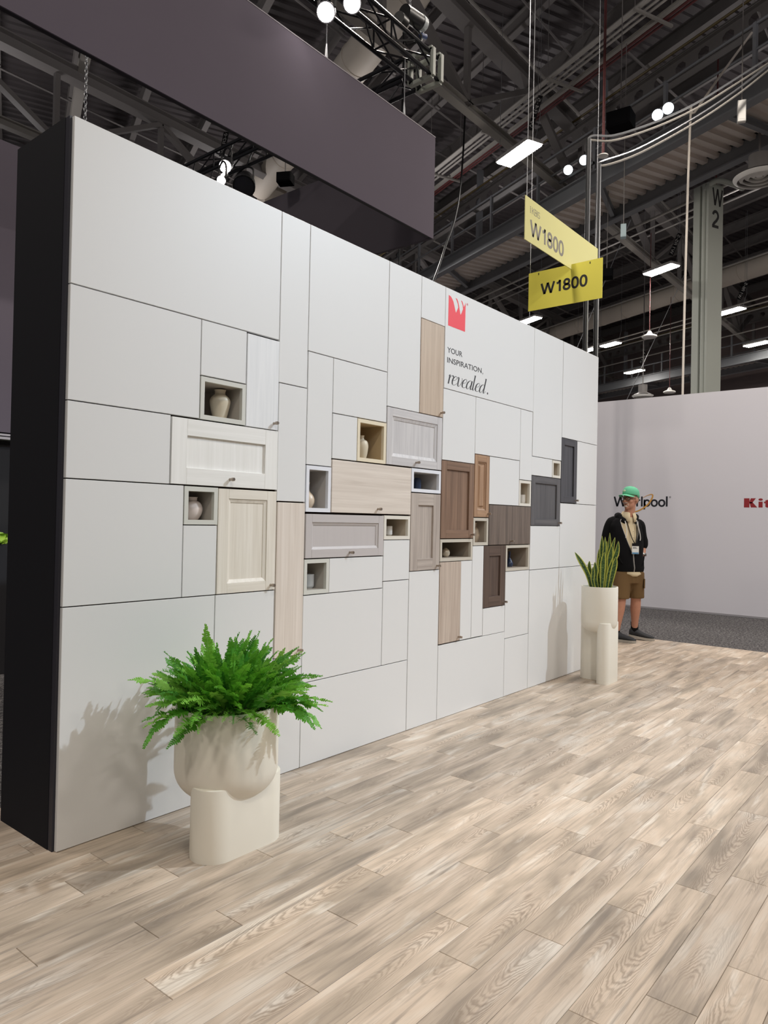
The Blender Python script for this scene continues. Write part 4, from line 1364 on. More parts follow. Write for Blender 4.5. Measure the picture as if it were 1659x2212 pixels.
# ------------------------------------------------------------------ lamps of the hall
def high_bay(u_, v_, z, label, text=None, ln=1.15):
    P = thing('high_bay_lamp', label, 'ceiling light', hp(u_, v_, z), 'hall high-bay lamps')
    b = MB(); b.obox((0, 0, 0.045), Uv*ln/2, Vv*0.21, Vector((0, 0, 0.04)))
    b.build('housing', WHITEM, P)
    b = MB(); b.obox((0, 0, -0.012), Uv*(ln/2-0.02), Vv*0.19, Vector((0, 0, 0.016)))
    b.build('diffuser', LAMPE, P)
    for s_ in (-1, 1):
        b = MB(); b.tube([Uv*(s_*ln/2)+Vector((0, 0, 0.08)), Uv*(s_*(ln/2+0.14))+Vector((0, 0, 0.5)), Uv*(s_*(ln/2+0.12))+Vector((0, 0, 3.6))], 0.006, 5)
        b.build('hanging_wire', SILVER, P)
    if text:
        ex = Uv*-0.30+Vector((0, 0, 0.50))
        ey = Uv*-0.115+Vector((0, 0, -0.068))
        o_ = Uv*(-ln*0.30)+Vv*-0.012+Vector((0, 0, 0.42))
        b = MB(); b.obox(o_+ex*0.5+ey*0.5+Vv*0.005, ex*0.58, ey.normalized()*0.095, Vv*0.003)
        b.build('tag_plate', BLACKM, P)
        strokes(text, o_, ex, ey*1.0, P, WHITEM, 0.13)
        b = MB(); b.tube([o_+ex*1.0, o_+ex*1.0+Vector((0, 0, 2.6))], 0.005, 5)
        b.build('tag_wire', SILVER, P)
    return P
DL = 8.2
high_bay(1.577*DL, 1.204*DL, CZ+DL, 'large lit rectangular lamp left above the yellow signs', 'W1 R4-5')
high_bay(2.021*DL, 2.243*DL, CZ+DL, 'lit rectangular lamp between the yellow signs and the column', 'W1 R5-5')
high_bay(2.851*DL, 2.259*DL, CZ+DL, 'lit rectangular lamp touching the wall top below the yellow signs')
high_bay(3.174*DL, 2.936*DL, CZ+DL, 'left one of two lit lamps at the wall\'s far top corner', None, 1.0)
high_bay(3.000*DL, 2.946*DL, CZ+DL, 'right one of two lit lamps at the wall\'s far top corner', None, 1.0)
high_bay(3.450*DL, 3.600*DL, CZ+DL, 'lowest lit rectangular lamp, above the grey logo wall', 'W1 R7-4')
high_bay(2.250*DL, 2.946*DL, CZ+DL, 'lit lamp half hidden by the grey column', 'W1 R6-5')
high_bay(2.575*DL, 3.600*DL, CZ+DL, 'lit lamp near the picture edge, right of the column')

def flood_pair(ua, ub, v_, z, label):
    P = thing('flood_light', label, 'spotlight', hp((ua+ub)/2, v_, z), 'pairs of round floodlights on the catwalk')
    b = MB(); b.bar(Uv*(-(ub-ua)/2-0.3)+Vector((0, 0, -0.2)), Uv*((ub-ua)/2+0.3)+Vector((0, 0, -0.2)), 0.06, 0.06)
    b.build('bar', BLACKM, P)
    for s_ in (-1, 1):
        c = Uv*(s_*(ub-ua)/2)
        aim = (Vector((-0.9, -0.35, -0.62))).normalized()
        b = MB(); b.tube([c-aim*0.16, c+aim*0.05, c+aim*0.10], [0.07, 0.11, 0.115], 16)
        h = b.build('housing', BLACKM, P, True)
        b = MB(); b.tube([c+aim*0.101, c+aim*0.112], 0.105, 16)
        b.build('lens', SPOTE, P)
    return P
DS = 8.25
flood_pair(1.514*DS, 1.578*DS, 1.379*DS, CZ+DS, 'pair of round lit floodlights beside the dark cable poles')
flood_pair(1.229*DS, 1.261*DS, 1.378*DS, CZ+DS, 'pair of round lit floodlights higher up the catwalk')

# round ceiling diffusers
def diffuser(loc, r, label, up_):
    P = thing('air_diffuser', label, 'air vent', loc, 'round air diffusers')
    for i, f in enumerate((1.0, 0.78, 0.56, 0.34)):
        b = MB(); b.lathe([(r*f, 0.05+0.04*i), (r*f*0.99, 0.035+0.02*i), (r*(f-0.16), -0.02+0.02*i), (r*(f-0.17), 0.0+0.02*i), (r*(f-0.10), 0.06+0.03*i)], n=40)
        b.build('cone_ring', WHITEM, P, True)
    b = MB(); b.lathe([(0.001, 0.05), (r*0.12, 0.06), (r*0.16, 0.09)], n=24)
    b.build('centre_cap', WHITEM, P, True)
    b = MB(); b.lathe([(r*0.98, 0.07), (r*0.5, 0.16), (r*0.42, 0.2), (r*0.42, 0.5), (0.02, 0.5), (0.02, up_)], n=32)
    b.build('neck', STEELD, P, True)
    return P
diffuser((14.9, 0.63, 8.60), 0.50, 'big round white air diffuser cut by the picture edge', 1.09)
diffuser((28.42, 7.83, 6.70), 0.43, 'small far round air diffuser above the grey logo wall', 7.42)

# speakers, boxes, sprinkler drops, pendants
def box_thing(name, label, cat, loc, sx_, sy_, sz_, mat, rz=0.0, drop=0.0, trim=None):
    P = thing(name, label, cat, loc, None, rz)
    b = MB(); b.slab(-sx_/2, sx_/2, -sz_/2, sz_/2, -sy_/2, sy_/2, min(sx_, sz_)*0.08)
    b.build('housing', GRILLE if mat is BLACKP else mat, P)
    b = MB(); b.box(-sx_*0.4, sx_*0.4, -sy_/2-0.004, -sy_/2+0.001, -sz_*0.4, sz_*0.4)
    b.build('front_grille', trim or (GRILLE if mat is BLACKP else mat), P)
    b = MB(); b.tube([(0, 0, sz_/2-0.01), (0, 0, sz_/2+drop)], 0.010, 6)
    b.build('hanging_rod', STEELD, P)
    return P
RZ = YAW-PI/2
box_thing('speaker', 'black boxy loudspeaker hanging before the catwalk', 'speaker', (12.09, 2.48, 9.19), 0.46, 0.40, 0.30, BLACKP, RZ-0.6, 4.79)
box_thing('speaker', 'small black loudspeaker right of the lower yellow sign', 'speaker', (15.83, 4.25, 7.61), 0.30, 0.26, 0.22, BLACKP, RZ-0.3, 1.97)
box_thing('access_point', 'white network box hanging on a rod at upper right', 'access point', (11.85, 0.26, 8.51), 0.13, 0.08, 0.37, WHITEM, RZ-0.3, 5.44)
box_thing('beacon', 'small pale blue box under the catwalk beam', 'beacon', (13.15, 2.8, 7.47), 0.11, 0.14, 0.27, plain('pale_blue_plastic', (186, 208, 214), 0.4), RZ-0.3, 3.78)
def drop(top, bot, label, mat=REDM, disc=0.09):
    P = thing('sprinkler_drop', label, 'sprinkler', bot, 'red sprinkler drops')
    T = Vector(top)-Vector(bot)
    for dx in (-0.03, 0.03):
        b = MB(); b.tube([(dx, 0, 0.02), T+Vector((dx, 0, 0))], 0.012, 6); b.build('pipe', mat, P)
    b = MB(); b.lathe([(0.001, -0.03), (0.03, -0.03), (disc, -0.005), (disc, 0.01), (0.001, 0.03)], n=20); b.build('shield', WHITEM, P, True)
    return P
drop((10.55, 2.17, 14.13), (10.55, 2.17, 7.80), 'long red sprinkler drop between the two cable poles')
drop((18.0, 2.3, 14.13), (18.0, 2.3, 7.1), 'red sprinkler drop right of the grey column')
def pendant(loc, label, top):
    P = thing('unlit_pendant', label, 'ceiling light', loc, 'unlit disc pendants')
    b = MB(); b.lathe([(0.001, 0.0), (0.22, 0.0), (0.25, 0.03), (0.24, 0.06), (0.10, 0.12), (0.05, 0.22), (0.001, 0.24)], n=24); b.build('shade', WHITEM, P, True)
    b = MB(); b.tube([(0, 0, 0.2), (0, 0, top)], 0.012, 6); b.build('rod', REDM, P)
    return P
def atd(x, y, dep):     # direction table used once: metres from the tripod mark
    return None
pendant((22.6, 5.55, 7.62), 'unlit round pendant hanging before the long duct', 3.5)
pendant((25.3, 8.9, 7.6), 'unlit pendant further left behind the long duct', 3.5)
pendant((29.2, 7.0, 6.9), 'unlit far pendant above the lowest lamp', 4.0)

# dark cable poles with their sagging feeds
def cable_pole(label, x, y, z0, z1, feed, r=0.030):
    P = thing('cable_pole', label, 'cable drop', (x, y, z0), 'dark cable poles behind the yellow signs')
    b = MB(); b.tube([(0, 0, 0), (0, 0, z1-z0)], r, 10); b.build('pole', BLACKM, P, True)
    b = MB(); b.tube([(0.03, -0.02, 0), (0.03, -0.02, z1-z0)], r*0.6, 8); b.build('pole', SILVER, P, True)
    for i in range(2):
        pts = [Vector((0.0, 0.0, z1-z0))]+[Vector((p_[0]-x+0.06*i, p_[1]-y, p_[2]-z0-0.05*i)) for p_ in feed]
        b = MB(); b.tube(crom(pts, 6), 0.018, 6); b.build('feed_cable', SILVER if i == 0 else STEEL, P, True)
    return P
cable_pole('left one of two dark cable poles behind the yellow signs', 9.37, 1.92, 0.0, 7.52, [(9.42, 1.85, 7.57), (9.72, 1.61, 7.63), (10.29, 1.15, 7.95), (10.82, 0.73, 8.33), (11.25, 0.35, 8.72), (11.79, -0.15, 9.24), (12.13, -0.5, 9.59)])
cable_pole('right one of two dark cable poles behind the yellow signs', 9.47, 1.79, 0.0, 7.13, [(9.52, 1.72, 7.17), (10.06, 1.36, 7.48), (10.82, 0.73, 8.10), (11.35, 0.23, 8.63), (11.79, -0.15, 9.12), (12.13, -0.5, 9.52)])
run('hanging_pole', 'long pale vertical pole left of the grey column', 'cable drop', crom([(12.46, 1.36, 0.0), (12.45, 1.35, 3.2), (12.44, 1.33, 6.0), (12.43, 1.28, 8.98), (12.47, 1.22, 9.1), (12.79, 0.83, 9.85), (13.1, 0.4, 10.6)], 5), 0.022, plain('cream_pole', (214, 206, 196), 0.5))
# thin wires
def wire(label, a, c, r=0.006, mat=SILVER):
    return run('wire', label, 'cable', [a, c], r, mat, 'thin hanging wires', 5)
wire('thin wire hanging right of the grey column', (20.0, 0.75, 13.5), (20.0, 0.75, 3.0), 0.008)
wire('thin wire rising above the two far corner lamps', (20.6, 8.0, 5.3), (20.9, 5.6, 11.0), 0.010)
wire('thin wire rising past the lowest lamp', (28.0, 8.6, 6.0), (27.0, 5.8, 11.0), 0.012)
b = MB(); b.tube(crom([(12.9, 6.55, 14.1), (12.75, 6.58, 9.4), (12.35, 6.75, 7.7), (12.0, 6.85, 6.7), (11.95, 6.86, 6.0), (11.95, 6.86, 5.0)], 5), 0.022, 8)
tag(b.build('black_cable', BLACKM, None, True), 'slack black cable dropping from the catwalk left of the signs', 'cable')
b = MB(); b.tube([(13.0, 8.6, 14.16), (13.0, 8.6, 5.4)], 0.02, 8)
tag(b.build('black_cable', BLACKM, None, True), 'straight black cable dropping behind the wall top, beside the banner', 'cable')

# ------------------------------------------------------------------ yellow aisle signs
YEL2 = plain('glare_paled_sign_board', (240, 236, 166), 0.45, var=0.02, scale=1.0)  # upper board: glare mixed into the yellow
YEL = plain('yellow_sign_board', (226, 216, 88), 0.45, var=0.02, scale=1.0)
GINK = plain('glare_greyed_ink', (150, 146, 140), 0.5)  # veil of glare put into the ink colour
S1 = thing('aisle_sign', 'upper yellow hanging sign with lettering greyed by glare', 'sign', (7.765, 1.53, 0))
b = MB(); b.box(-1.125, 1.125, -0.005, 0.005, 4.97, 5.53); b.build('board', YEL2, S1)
def s1t(s_, x0, x1, z0, z1, mat, bo, sp=1.0):
    letters(s_, (x0-7.765, -0.0052, z0), (x1-x0, 0, 0), (0, 0, z1-z0), parent=S1, mat=mat, bold=bo, thick=0.001, spacing=sp)
strokes('W1800', (6.77-7.765, -0.0054, 5.065), (0.97, 0, 0), (0, 0, 0.20), S1, GINK, 0.185)
strokes('KBIS', (6.81-7.765, -0.0054, 5.348), (0.225, 0, 0), (0, 0, 0.086), S1, GINK, 0.085, -0.06)
letters('2024', (6.785-7.765, -0.0052, 5.345), (0, 0, 0.09), (-0.022, 0, 0), parent=S1, mat=GINK, thick=0.001)
for x_ in (6.68, 8.84):
    b = MB(); b.tube([(x_-7.765, 0, 5.5), (x_-7.765, 0, 9.5)], 0.005, 5); b.build('hanging_wire', SILVER, S1)
S2 = thing('aisle_sign', 'lower yellow hanging sign with black W1800', 'sign', (8.0, 1.63, 0))
b = MB(); b.box(-0.005, 0.005, -0.56, 0.56, 4.485, 5.04); b.build('board', YEL, S2)
strokes('W1800', (-0.0054, 0.365, 4.695), (0, -0.71, 0), (0, 0, 0.158), S2, INK, 0.19)
for y_ in (-0.38, 0.40):
    b = MB(); b.box(-0.007, 0.007, y_-0.006, y_+0.006, 4.99, 5.02); b.build('clip', BLACKM, S2)
run('wire', 'thin wire hanging beside the left edge of both signs', 'cable', [(8.0, 2.17, 14.1), (8.0, 2.17, 3.4)], 0.005, SILVER, 'thin hanging wires', 5)

# ------------------------------------------------------------------ hanging banner box
BN = thing('hanging_banner', 'large dark grey fabric banner box hanging above the wall', 'banner', (0, 2.0, 0))
BZ0, BZ1, BXR, BXL, BYB = 4.67, 5.86, 5.33, -3.5, 5.2
b = MB(); b.box(BXL, BXR, 0.0, 0.012, BZ0, BZ1); b.build('front_face', GREYFAB, BN)
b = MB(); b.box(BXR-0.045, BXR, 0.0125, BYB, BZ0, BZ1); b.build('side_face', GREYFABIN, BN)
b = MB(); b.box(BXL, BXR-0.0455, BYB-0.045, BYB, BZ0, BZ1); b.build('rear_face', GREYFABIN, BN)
for z_ in (BZ0+0.03, BZ1-0.03):
    b = MB(); b.box(BXL, BXR-0.046, 0.0125, 0.055, z_-0.026, z_+0.026); b.build('frame_tube', BLACKM, BN)
b = MB(); b.box(BXL, BXR+0.003, -0.003, 0.0, BZ1-0.008, BZ1+0.003); b.build('edge_piping', plain('banner_piping', (150, 144, 152), 0.6), BN)
for x_ in (3.53, 4.77):
    b = MB(); b.tube([(x_, 0.03, BZ1-0.02), (x_, 0.03, 6.5)], 0.006, 6); b.build('hanging_wire', SILVER, BN)
    b = MB(); b.tube([(x_, 0.03, BZ1+0.02), (x_, 0.03, BZ1+0.16)], [0.018, 0.008], 8); b.build('wire_clamp', SILVER, BN)

# black box truss above the banner
def box_truss(label, p, q, s_=0.25, bay=0.42):
    p, q = Vector(p), Vector(q)
    P = thing('rigging_truss', label, 'rigging truss', p)
    D = q-p; n_ = D.normalized(); L_ = D.length
    S_ = n_.cross(Vector((0, 0, 1))).normalized()
    c4 = [S_*(a*s_/2)+Vector((0, 0, z_*s_/2)) for a, z_ in ((-1, -1), (1, -1), (1, 1), (-1, 1))]
    for c in c4:
        b = MB(); b.tube([c, c+D], 0.025, 8); b.build('chord', TUBEM, P, True)
    nb = int(L_/bay)
    for f in range(4):
        a, c = c4[f], c4[(f+1) % 4]
        b = MB()
        for i in range(nb):
            x0_, x1_ = L_*i/nb, L_*(i+1)/nb
            p0, p1 = (a, c) if i % 2 == 0 else (c, a)
            b.tube([p0+n_*x0_, p1+n_*x1_], 0.011, 6)
            if i % 2 == 0:
                b.tube([a+n_*x0_, c+n_*x0_], 0.011, 6)
        b.build('lacing', TUBEM, P, True)
    return P
T1 = box_truss('black box truss along the banner front', (-2.5, 2.125, 6.665), (5.36, 2.125, 6.665))
for i, x_ in enumerate((7.70, 7.86)):
    b = MB()
    for a, c in (((0, -0.16, -0.16), (0, 0.16, -0.16)), ((0, -0.16, 0.16), (0, 0.16, 0.16)), ((0, -0.16, -0.16), (0, -0.16, 0.16)), ((0, 0.16, -0.16), (0, 0.16, 0.16))):
        b.bar(Vector(a)+Vector((x_, 0, 0)), Vector(c)+Vector((x_, 0, 0)), 0.05, 0.05, (1, 0, 0))
    b.build('end_plate', COLM, T1)
box_truss('black box truss running back from the banner corner', (5.235, 2.32, 6.665), (5.235, 7.2, 6.665))
# chain hoist
HO = thing('chain_hoist', 'black chain hoist with cables on the banner truss', 'hoist', (4.95, 2.1, 6.97))
b = MB(); b.tube([(-0.12, 0, 0.12), (0.16, 0, 0.16)], 0.085, 16); b.build('motor', BLACKP, HO, True)
b = MB(); b.tube([(0.16, 0, 0.16), (0.24, 0, 0.17)], [0.09, 0.08], 16); b.build('motor_cover', plain('pale_grey_plastic', (186, 192, 196), 0.4), HO, True)
b = MB(); b.tube([(-0.22, 0.0, 0.0), (-0.10, 0.02, 0.02)], 0.07, 12); b.build('chain_bag', BLACKP, HO, True)
b = MB(); b.tube(crom([(0.05, 0, 0.05), (0.10, -0.08, -0.08), (0.02, 0.05, -0.16), (-0.12, 0, -0.10), (0.2, 0.02, -0.05), (0.25, 0, 0.2)], 6), 0.012, 6); b.build('cable', BLACKP, HO, True)
b = MB(); b.tube([(0.12, -0.05, -0.03), (0.22, -0.05, 0.0)], 0.028, 10); b.build('band', plain('blue_tape', (60, 76, 120), 0.5), HO, True)
def chain(label, loc, ln, r=0.018):
    P = thing('chain', label, 'chain', loc, 'hoist chains')
    b = MB()
    i = 0
    z_ = 0.0
    while z_ < ln:
        a = Vector((1, 0, 0)) if i % 2 else Vector((0, 1, 0))
        pts = [a*(r*math.cos(t*PI/4))*0.8+Vector((0, 0, z_+r*1.5*math.sin(t*PI/4))) for t in range(9)]
        b.tube(pts, 0.005, 4, False)
        z_ += r*2.2
        i += 1
    o = b.build('links', SILVER, P, True); o['kind'] = 'stuff'
    return P
chain('steel chain rising from the hoist above the banner', (4.93, 2.1, 7.20), 6.90)
chain('steel chain hanging at the near top corner of the display wall', (3.03, 5.7, 5.2), 4.6, 0.022)
# stage lamps on the trusses
def stage_lamp(label, loc, aim, lit=True, r=0.11):
    P = thing('stage_lamp', label, 'spotlight', loc)
    a = Vector(aim).normalized()
    b = MB(); b.tube([-a*0.22, -a*0.05, a*0.08], [r*0.75, r, r*1.05], 18); b.build('housing', BLACKM, P, True)
    b = MB(); b.tube([a*0.081, a*0.09], r*0.92, 18); b.build('lens', emit('stage_glow', (255, 246, 240), 45) if lit else plain('dark_lens', (30, 32, 40), 0.1), P)
    b = MB(); b.tube(crom([(0, -r*1.2, 0), (0, -r*1.2, 0.16), (0, 0, 0.24), (0, r*1.2, 0.16), (0, r*1.2, 0)], 4), 0.014, 6); b.build('yoke', BLACKM, P, True)
    return P
toward = (-0.62, -0.5, -0.6)
stage_lamp('bright stage lamp on the banner truss at the top of the picture', (3.29, 1.80, 6.10), toward, True, 0.085)
stage_lamp('second bright stage lamp beside the top one, cut by the picture edge', (3.62, 1.78, 6.36), toward, True, 0.085)
stage_lamp('bright stage lamp below the banner, upper of the lit cluster', (4.80, 5.17, 6.26), toward, True, 0.085)
stage_lamp('bright stage lamp below the banner, lower one touching the wall top', (4.60, 4.99, 5.94), toward, True, 0.06)
stage_lamp('unlit black moving head lamp below the banner', (5.05, 5.08, 6.06), (-0.5, -0.5, -0.7), False, 0.15)
box_thing('projector', 'black box projector hanging below the banner', 'projector', (5.05, 4.24, 5.90), 0.20, 0.17, 0.13, BLACKP, RZ-0.2, 0.9)
TG = thing('row_tag', 'dark tag reading W1 R3-6 below the banner', 'sign', (7.89, 9.19, 9.12))
b = MB(); b.obox((0, 0.05, 0), (0.004, 0, 0), (0, 0.085, 0.025), (0, -0.07, 0.23)); b.build('plate', BLACKM, TG)
strokes('W1 R3-6', (-0.0045, 0.06, -0.19), (0, -0.12, 0.38), (0, 0.10, 0.03), TG, WHITEM, 0.13)
b = MB(); b.tube([(0, 0, 0.2), (0, 0, 5.0)], 0.005, 5); b.build('tag_wire', SILVER, TG)

# ================================================================== THE MAN AT THE FAR END OF THE WALL
AR = Vector((0.352, -0.936, 0))        # his picture-right
BT = Vector((-0.936, -0.352, 0))       # towards the viewer
def pp(a, b_, z):
    return AR*a+BT*b_+Vector((0, 0, z))
MAN = thing('person', 'man in green cap, black hoodie and tan shorts, hands in pockets, looking back', 'person', (7.113, 0.272, 0))

def fuse(mbs, name, mat, parent, voxel=0.010, smooth_n=6, factor=0.5):
    """one continuous skin over several closed shapes"""
    b = MB()
    for m_ in mbs:
        b.add(m_.v, m_.f)
    o = b.build(name, None)
    r = o.modifiers.new('r', 'REMESH'); r.mode = 'VOXEL'; r.voxel_size = voxel
    sm = o.modifiers.new('s', 'SMOOTH'); sm.iterations = smooth_n; sm.factor = factor
    bpy.context.view_layer.update()
    me = bpy.data.meshes.new_from_object(o.evaluated_get(bpy.context.evaluated_depsgraph_get()))
    bpy.data.objects.remove(o)
    me.name = name
    me.materials.clear(); me.materials.append(mat)
    me.polygons.foreach_set('use_smooth', [True]*len(me.polygons))
    return link(name, me, parent)

def limb(pts, rs, n=14):
    """tapering limb through (a, b, z) points with radii, rounded ends"""
    b = MB()
    P = crom([pp(*p) for p in pts], 5)
    m = len(pts)-1
    R = []
    for k in range(len(P)):
        t = k/(len(P)-1)*m
        i = min(int(t), m-1)
        R.append(rs[i]+(rs[i+1]-rs[i])*(t-i))
    b.tube(P, R, n)
    b.ellipsoid(P[0], (R[0], 0, 0), (0, R[0], 0), (0, 0, R[0]), 12, 8)
    b.ellipsoid(P[-1], (R[-1], 0, 0), (0, R[-1], 0), (0, 0, R[-1]), 12, 8)
    return b
TS = AR*0.90+BT*-0.44                  # across his chest, to picture-right
TF = AR*0.44+BT*0.90                   # the way his chest faces
HF = (AR*-0.62+BT*0.78).normalized()   # the way his face turns
HL = (AR*0.78+BT*0.62).normalized()    # his left ear
UP = Vector((0, 0, 1))
HC = pp(-0.022, 0.015, 1.700)
SKIN = skin_mat('skin', (196, 142, 118))
parts = []
def el(c, x, y, z, parts_=parts):
    b = MB(); b.ellipsoid(c, HL*x, HF*y, UP*z); parts_.append(b)
el(HC+UP*0.015, 0.077, 0.098, 0.105)                      # skull
el(HC+HF*0.030-UP*0.060, 0.062, 0.066, 0.066)             # jaw
el(HC+HF*0.072-UP*0.098, 0.030, 0.026, 0.024)             # chin
el(HC+HF*0.078+UP*0.022, 0.055, 0.026, 0.018)             # brow
el(HC+HF*0.108-UP*0.022, 0.014, 0.022, 0.022)             # nose tip
el(HC+HF*0.100+UP*0.002, 0.010, 0.016, 0.028)             # nose bridge
el(HC+HF*0.088-UP*0.062, 0.028, 0.018, 0.012)             # lips
for sd in (-1, 1):
    el(HC+HL*sd*0.045+HF*0.062-UP*0.025, 0.026, 0.026, 0.026)   # cheeks
    el(HC+HL*sd*0.080-HF*0.008-UP*0.008, 0.010, 0.020, 0.033)   # ears
# neck and trunk
b = MB(); b.loft([(pp(-0.055, -0.03, 1.40), TS*0.085, TF*0.075), (pp(-0.045, -0.015, 1.50), TS*0.066, TF*0.066), (pp(-0.03, 0.0, 1.58), TS*0.060, TF*0.062), (pp(-0.025, 0.005, 1.66), TS*0.060, TF*0.065)]); parts.append(b)
b = MB(); b.loft([(pp(-0.03, 0, 0.80), TS*0.13, TF*0.09), (pp(-0.035, 0, 0.92), TS*0.155, TF*0.105), (pp(-0.045, 0, 1.10), TS*0.15, TF*0.10), (pp(-0.065, -0.01, 1.30), TS*0.17, TF*0.10), (pp(-0.07, -0.02, 1.42), TS*0.165, TF*0.08), (pp(-0.06, -0.025, 1.47), TS*0.10, TF*0.065)]); parts.append(b)
# arms down to the wrists
RSH, REL, RWR = (-0.225, -0.005, 1.415), (-0.285, -0.02, 1.145), (-0.150, 0.120, 1.035)
LSH, LEL, LWR = (0.070, -0.085, 1.405), (0.118, -0.115, 1.165), (0.122, -0.035, 1.030)
parts.append(limb([RSH, REL, RWR], [0.052, 0.042, 0.028]))
parts.append(limb([LSH, LEL, LWR], [0.052, 0.042, 0.029]))
# legs
LHIP, LKN, LAN = (0.035, -0.02, 0.86), (0.052, -0.09, 0.50), (0.045, -0.215, 0.125)
RHIP, RKN, RAN = (-0.095, 0.02, 0.86), (-0.118, 0.085, 0.50), (-0.165, 0.03, 0.095)
for hip, kn, an in ((LHIP, LKN, LAN), (RHIP, RKN, RAN)):
    mid = tuple(kn[i]*0.70+an[i]*0.30 for i in range(3))
    mid2 = tuple(kn[i]*0.28+an[i]*0.72 for i in range(3))
    th_ = tuple(hip[i]*0.5+kn[i]*0.5 for i in range(3))
    parts.append(limb([hip, th_, kn, mid, mid2, an], [0.090, 0.080, 0.060, 0.062, 0.043, 0.036]))
# hands: palm, four fingers and a thumb, half sunk in the jacket pockets
def hand(wr, d, side, thumb_out):
    """wr wrist, d finger direction, side across the knuckles"""
    d, side, wr = Vector(d).normalized(), Vector(side).normalized(), Vector(wr)
    nrm = d.cross(side)
    pb = MB()
    pb.loft([(wr, side*0.026, nrm*0.020), (wr+d*0.035, side*0.036, nrm*0.018), (wr+d*0.085, side*0.042, nrm*0.016)], 14)
    parts.append(pb)
    for i, ln in enumerate((0.070, 0.080, 0.075, 0.058)):
        r0 = wr+d*0.083+side*(0.030-0.020*i)
        fb = MB(); fb.tube([r0, r0+d*ln*0.4+nrm*0.004, r0+d*ln*0.7-nrm*0.006, r0+d*ln*0.92-nrm*0.022], [0.0095, 0.009, 0.0085, 0.007], 8)
        parts.append(fb)
    t0 = wr+d*0.03+side*0.034*thumb_out
    tb = MB(); tb.tube([t0-side*0.012*thumb_out, t0+side*0.018*thumb_out+d*0.022, t0+side*0.022*thumb_out+d*0.055], [0.012, 0.0105, 0.008], 8)
    parts.append(tb)
hand(pp(*RWR), AR*0.62-UP*0.50-BT*0.22, UP*0.8+AR*0.5, 1)
hand(pp(*LWR), AR*-0.25-UP*0.85+BT*0.30, BT*0.9+UP*0.2, 1)
BODY = fuse(parts, 'body', SKIN, MAN, 0.0075, 5)

# clothes
HOOD = fabric('black_cotton', (13, 13, 16), 0.95)
SHIRT = fabric('cream_cotton', (222, 206, 172), 0.9)
SHORT = fabric('olive_canvas', (112, 88, 58), 0.9)
SOCK = fabric('black_knit', (18, 18, 20), 0.95)
# shirt with collar and tail
b = MB(); b.loft([(pp(0.012, 0.050, 0.785), TS*0.050, TF*0.070), (pp(-0.005, 0.022, 0.815), TS*0.120, TF*0.116), (pp(-0.03, 0, 0.86), TS*0.150, TF*0.112), (pp(-0.045, 0, 1.10), TS*0.165, TF*0.118), (pp(-0.06, -0.01, 1.30), TS*0.178, TF*0.113), (pp(-0.065, -0.02, 1.42), TS*0.15, TF*0.088), (pp(-0.052, -0.02, 1.485), TS*0.088, TF*0.074)], 26)
SH = b.build('shirt', SHIRT, MAN, 'all')
for sd in (-1, 1):
    b = MB()
    base = pp(-0.047, -0.015, 1.50)
    pts_in, pts_out = [], []
    for k in range(9):
        t = k/8
        an = sd*(math.radians(12)+t*math.radians(150))
        d = TS*math.sin(an)+TF*math.cos(an)
        pts_in.append(base+TS*math.sin(an)*0.074+TF*math.cos(an)*0.070+UP*(0.045+0.012*t))
        pts_out.append(base+TS*math.sin(an)*(0.118-0.025*t)+TF*math.cos(an)*(0.112-0.022*t)+UP*(-0.075+0.065*min(1, t*1.6)))
    b.add(pts_in+pts_out, [(k, k+1, 9+k+1, 9+k) for k in range(8)])
    o = b.build('collar', SHIRT, SH, 'all')
    sd_ = o.modifiers.new('thickness', 'SOLIDIFY'); sd_.thickness = 0.006
b = MB()
for k in range(5):
    c = pp(-0.045, 0, 1.40-k*0.075)+TF*(0.094+0.006*k)+TS*0.018
    b.ellipsoid(c, TS*0.006, UP*0.006, TF*0.003, 8, 4)
b.build('buttons', plain('shirt_button', (240, 232, 214), 0.4), SH, 'all')

# hoodie: open shell with sleeves and a bunched hood
rings = [(0.842, -0.030, 0.0, 0.163, 0.122), (0.885, -0.032, 0.0, 0.172, 0.134), (1.00, -0.045, 0.0, 0.178, 0.140), (1.14, -0.058, 0.0, 0.186, 0.140), (1.28, -0.068, -0.008, 0.196, 0.134), (1.38, -0.074, -0.015, 0.198, 0.120), (1.435, -0.074, -0.02, 0.172, 0.106), (1.475, -0.066, -0.022, 0.125, 0.096), (1.515, -0.056, -0.022, 0.100, 0.090)]
gapz = [(0.84, 1.0), (1.04, 1.5), (1.19, 17), (1.39, 33), (1.47, 48), (1.52, 66)]
def gap_at(z):
    for (z0, g0), (z1, g1) in zip(gapz, gapz[1:]):
        if z <= z1:
            return g0+(g1-g0)*max(0, (z-z0)/(z1-z0))
    return gapz[-1][1]
dense = []
for i in range(len(rings)-1):
    for k in range(4):
        t = k/4
        dense.append([rings[i][j]+(rings[i+1][j]-rings[i][j])*t for j in range(5)])
dense.append(list(rings[-1]))
b = MB(); NS = 48
zips = []
for (z, a, bb, w_, d_) in dense:
    ga = math.radians(gap_at(z))
    for k in range(NS+1):
        t = ga+(2*PI-2*ga)*k/NS
        rr_ = 1.0+0.012*math.sin(5*t+z*23)+0.010*math.sin(9*t-z*41)
        c = pp(a, bb, z)+TS*math.sin(t)*w_*rr_+TF*math.cos(t)*d_*rr_
        b.v.append(tuple(c))
        if k in (0, NS):
            zips.append(c)
for i in range(len(dense)-1):
    for k in range(NS):
        b.f.append((i*(NS+1)+k, i*(NS+1)+k+1, (i+1)*(NS+1)+k+1, (i+1)*(NS+1)+k))
HD = b.build('hoodie', HOOD, MAN, 'all')
m_ = HD.modifiers.new('thickness', 'SOLIDIFY'); m_.thickness = 0.007; m_.offset = 1
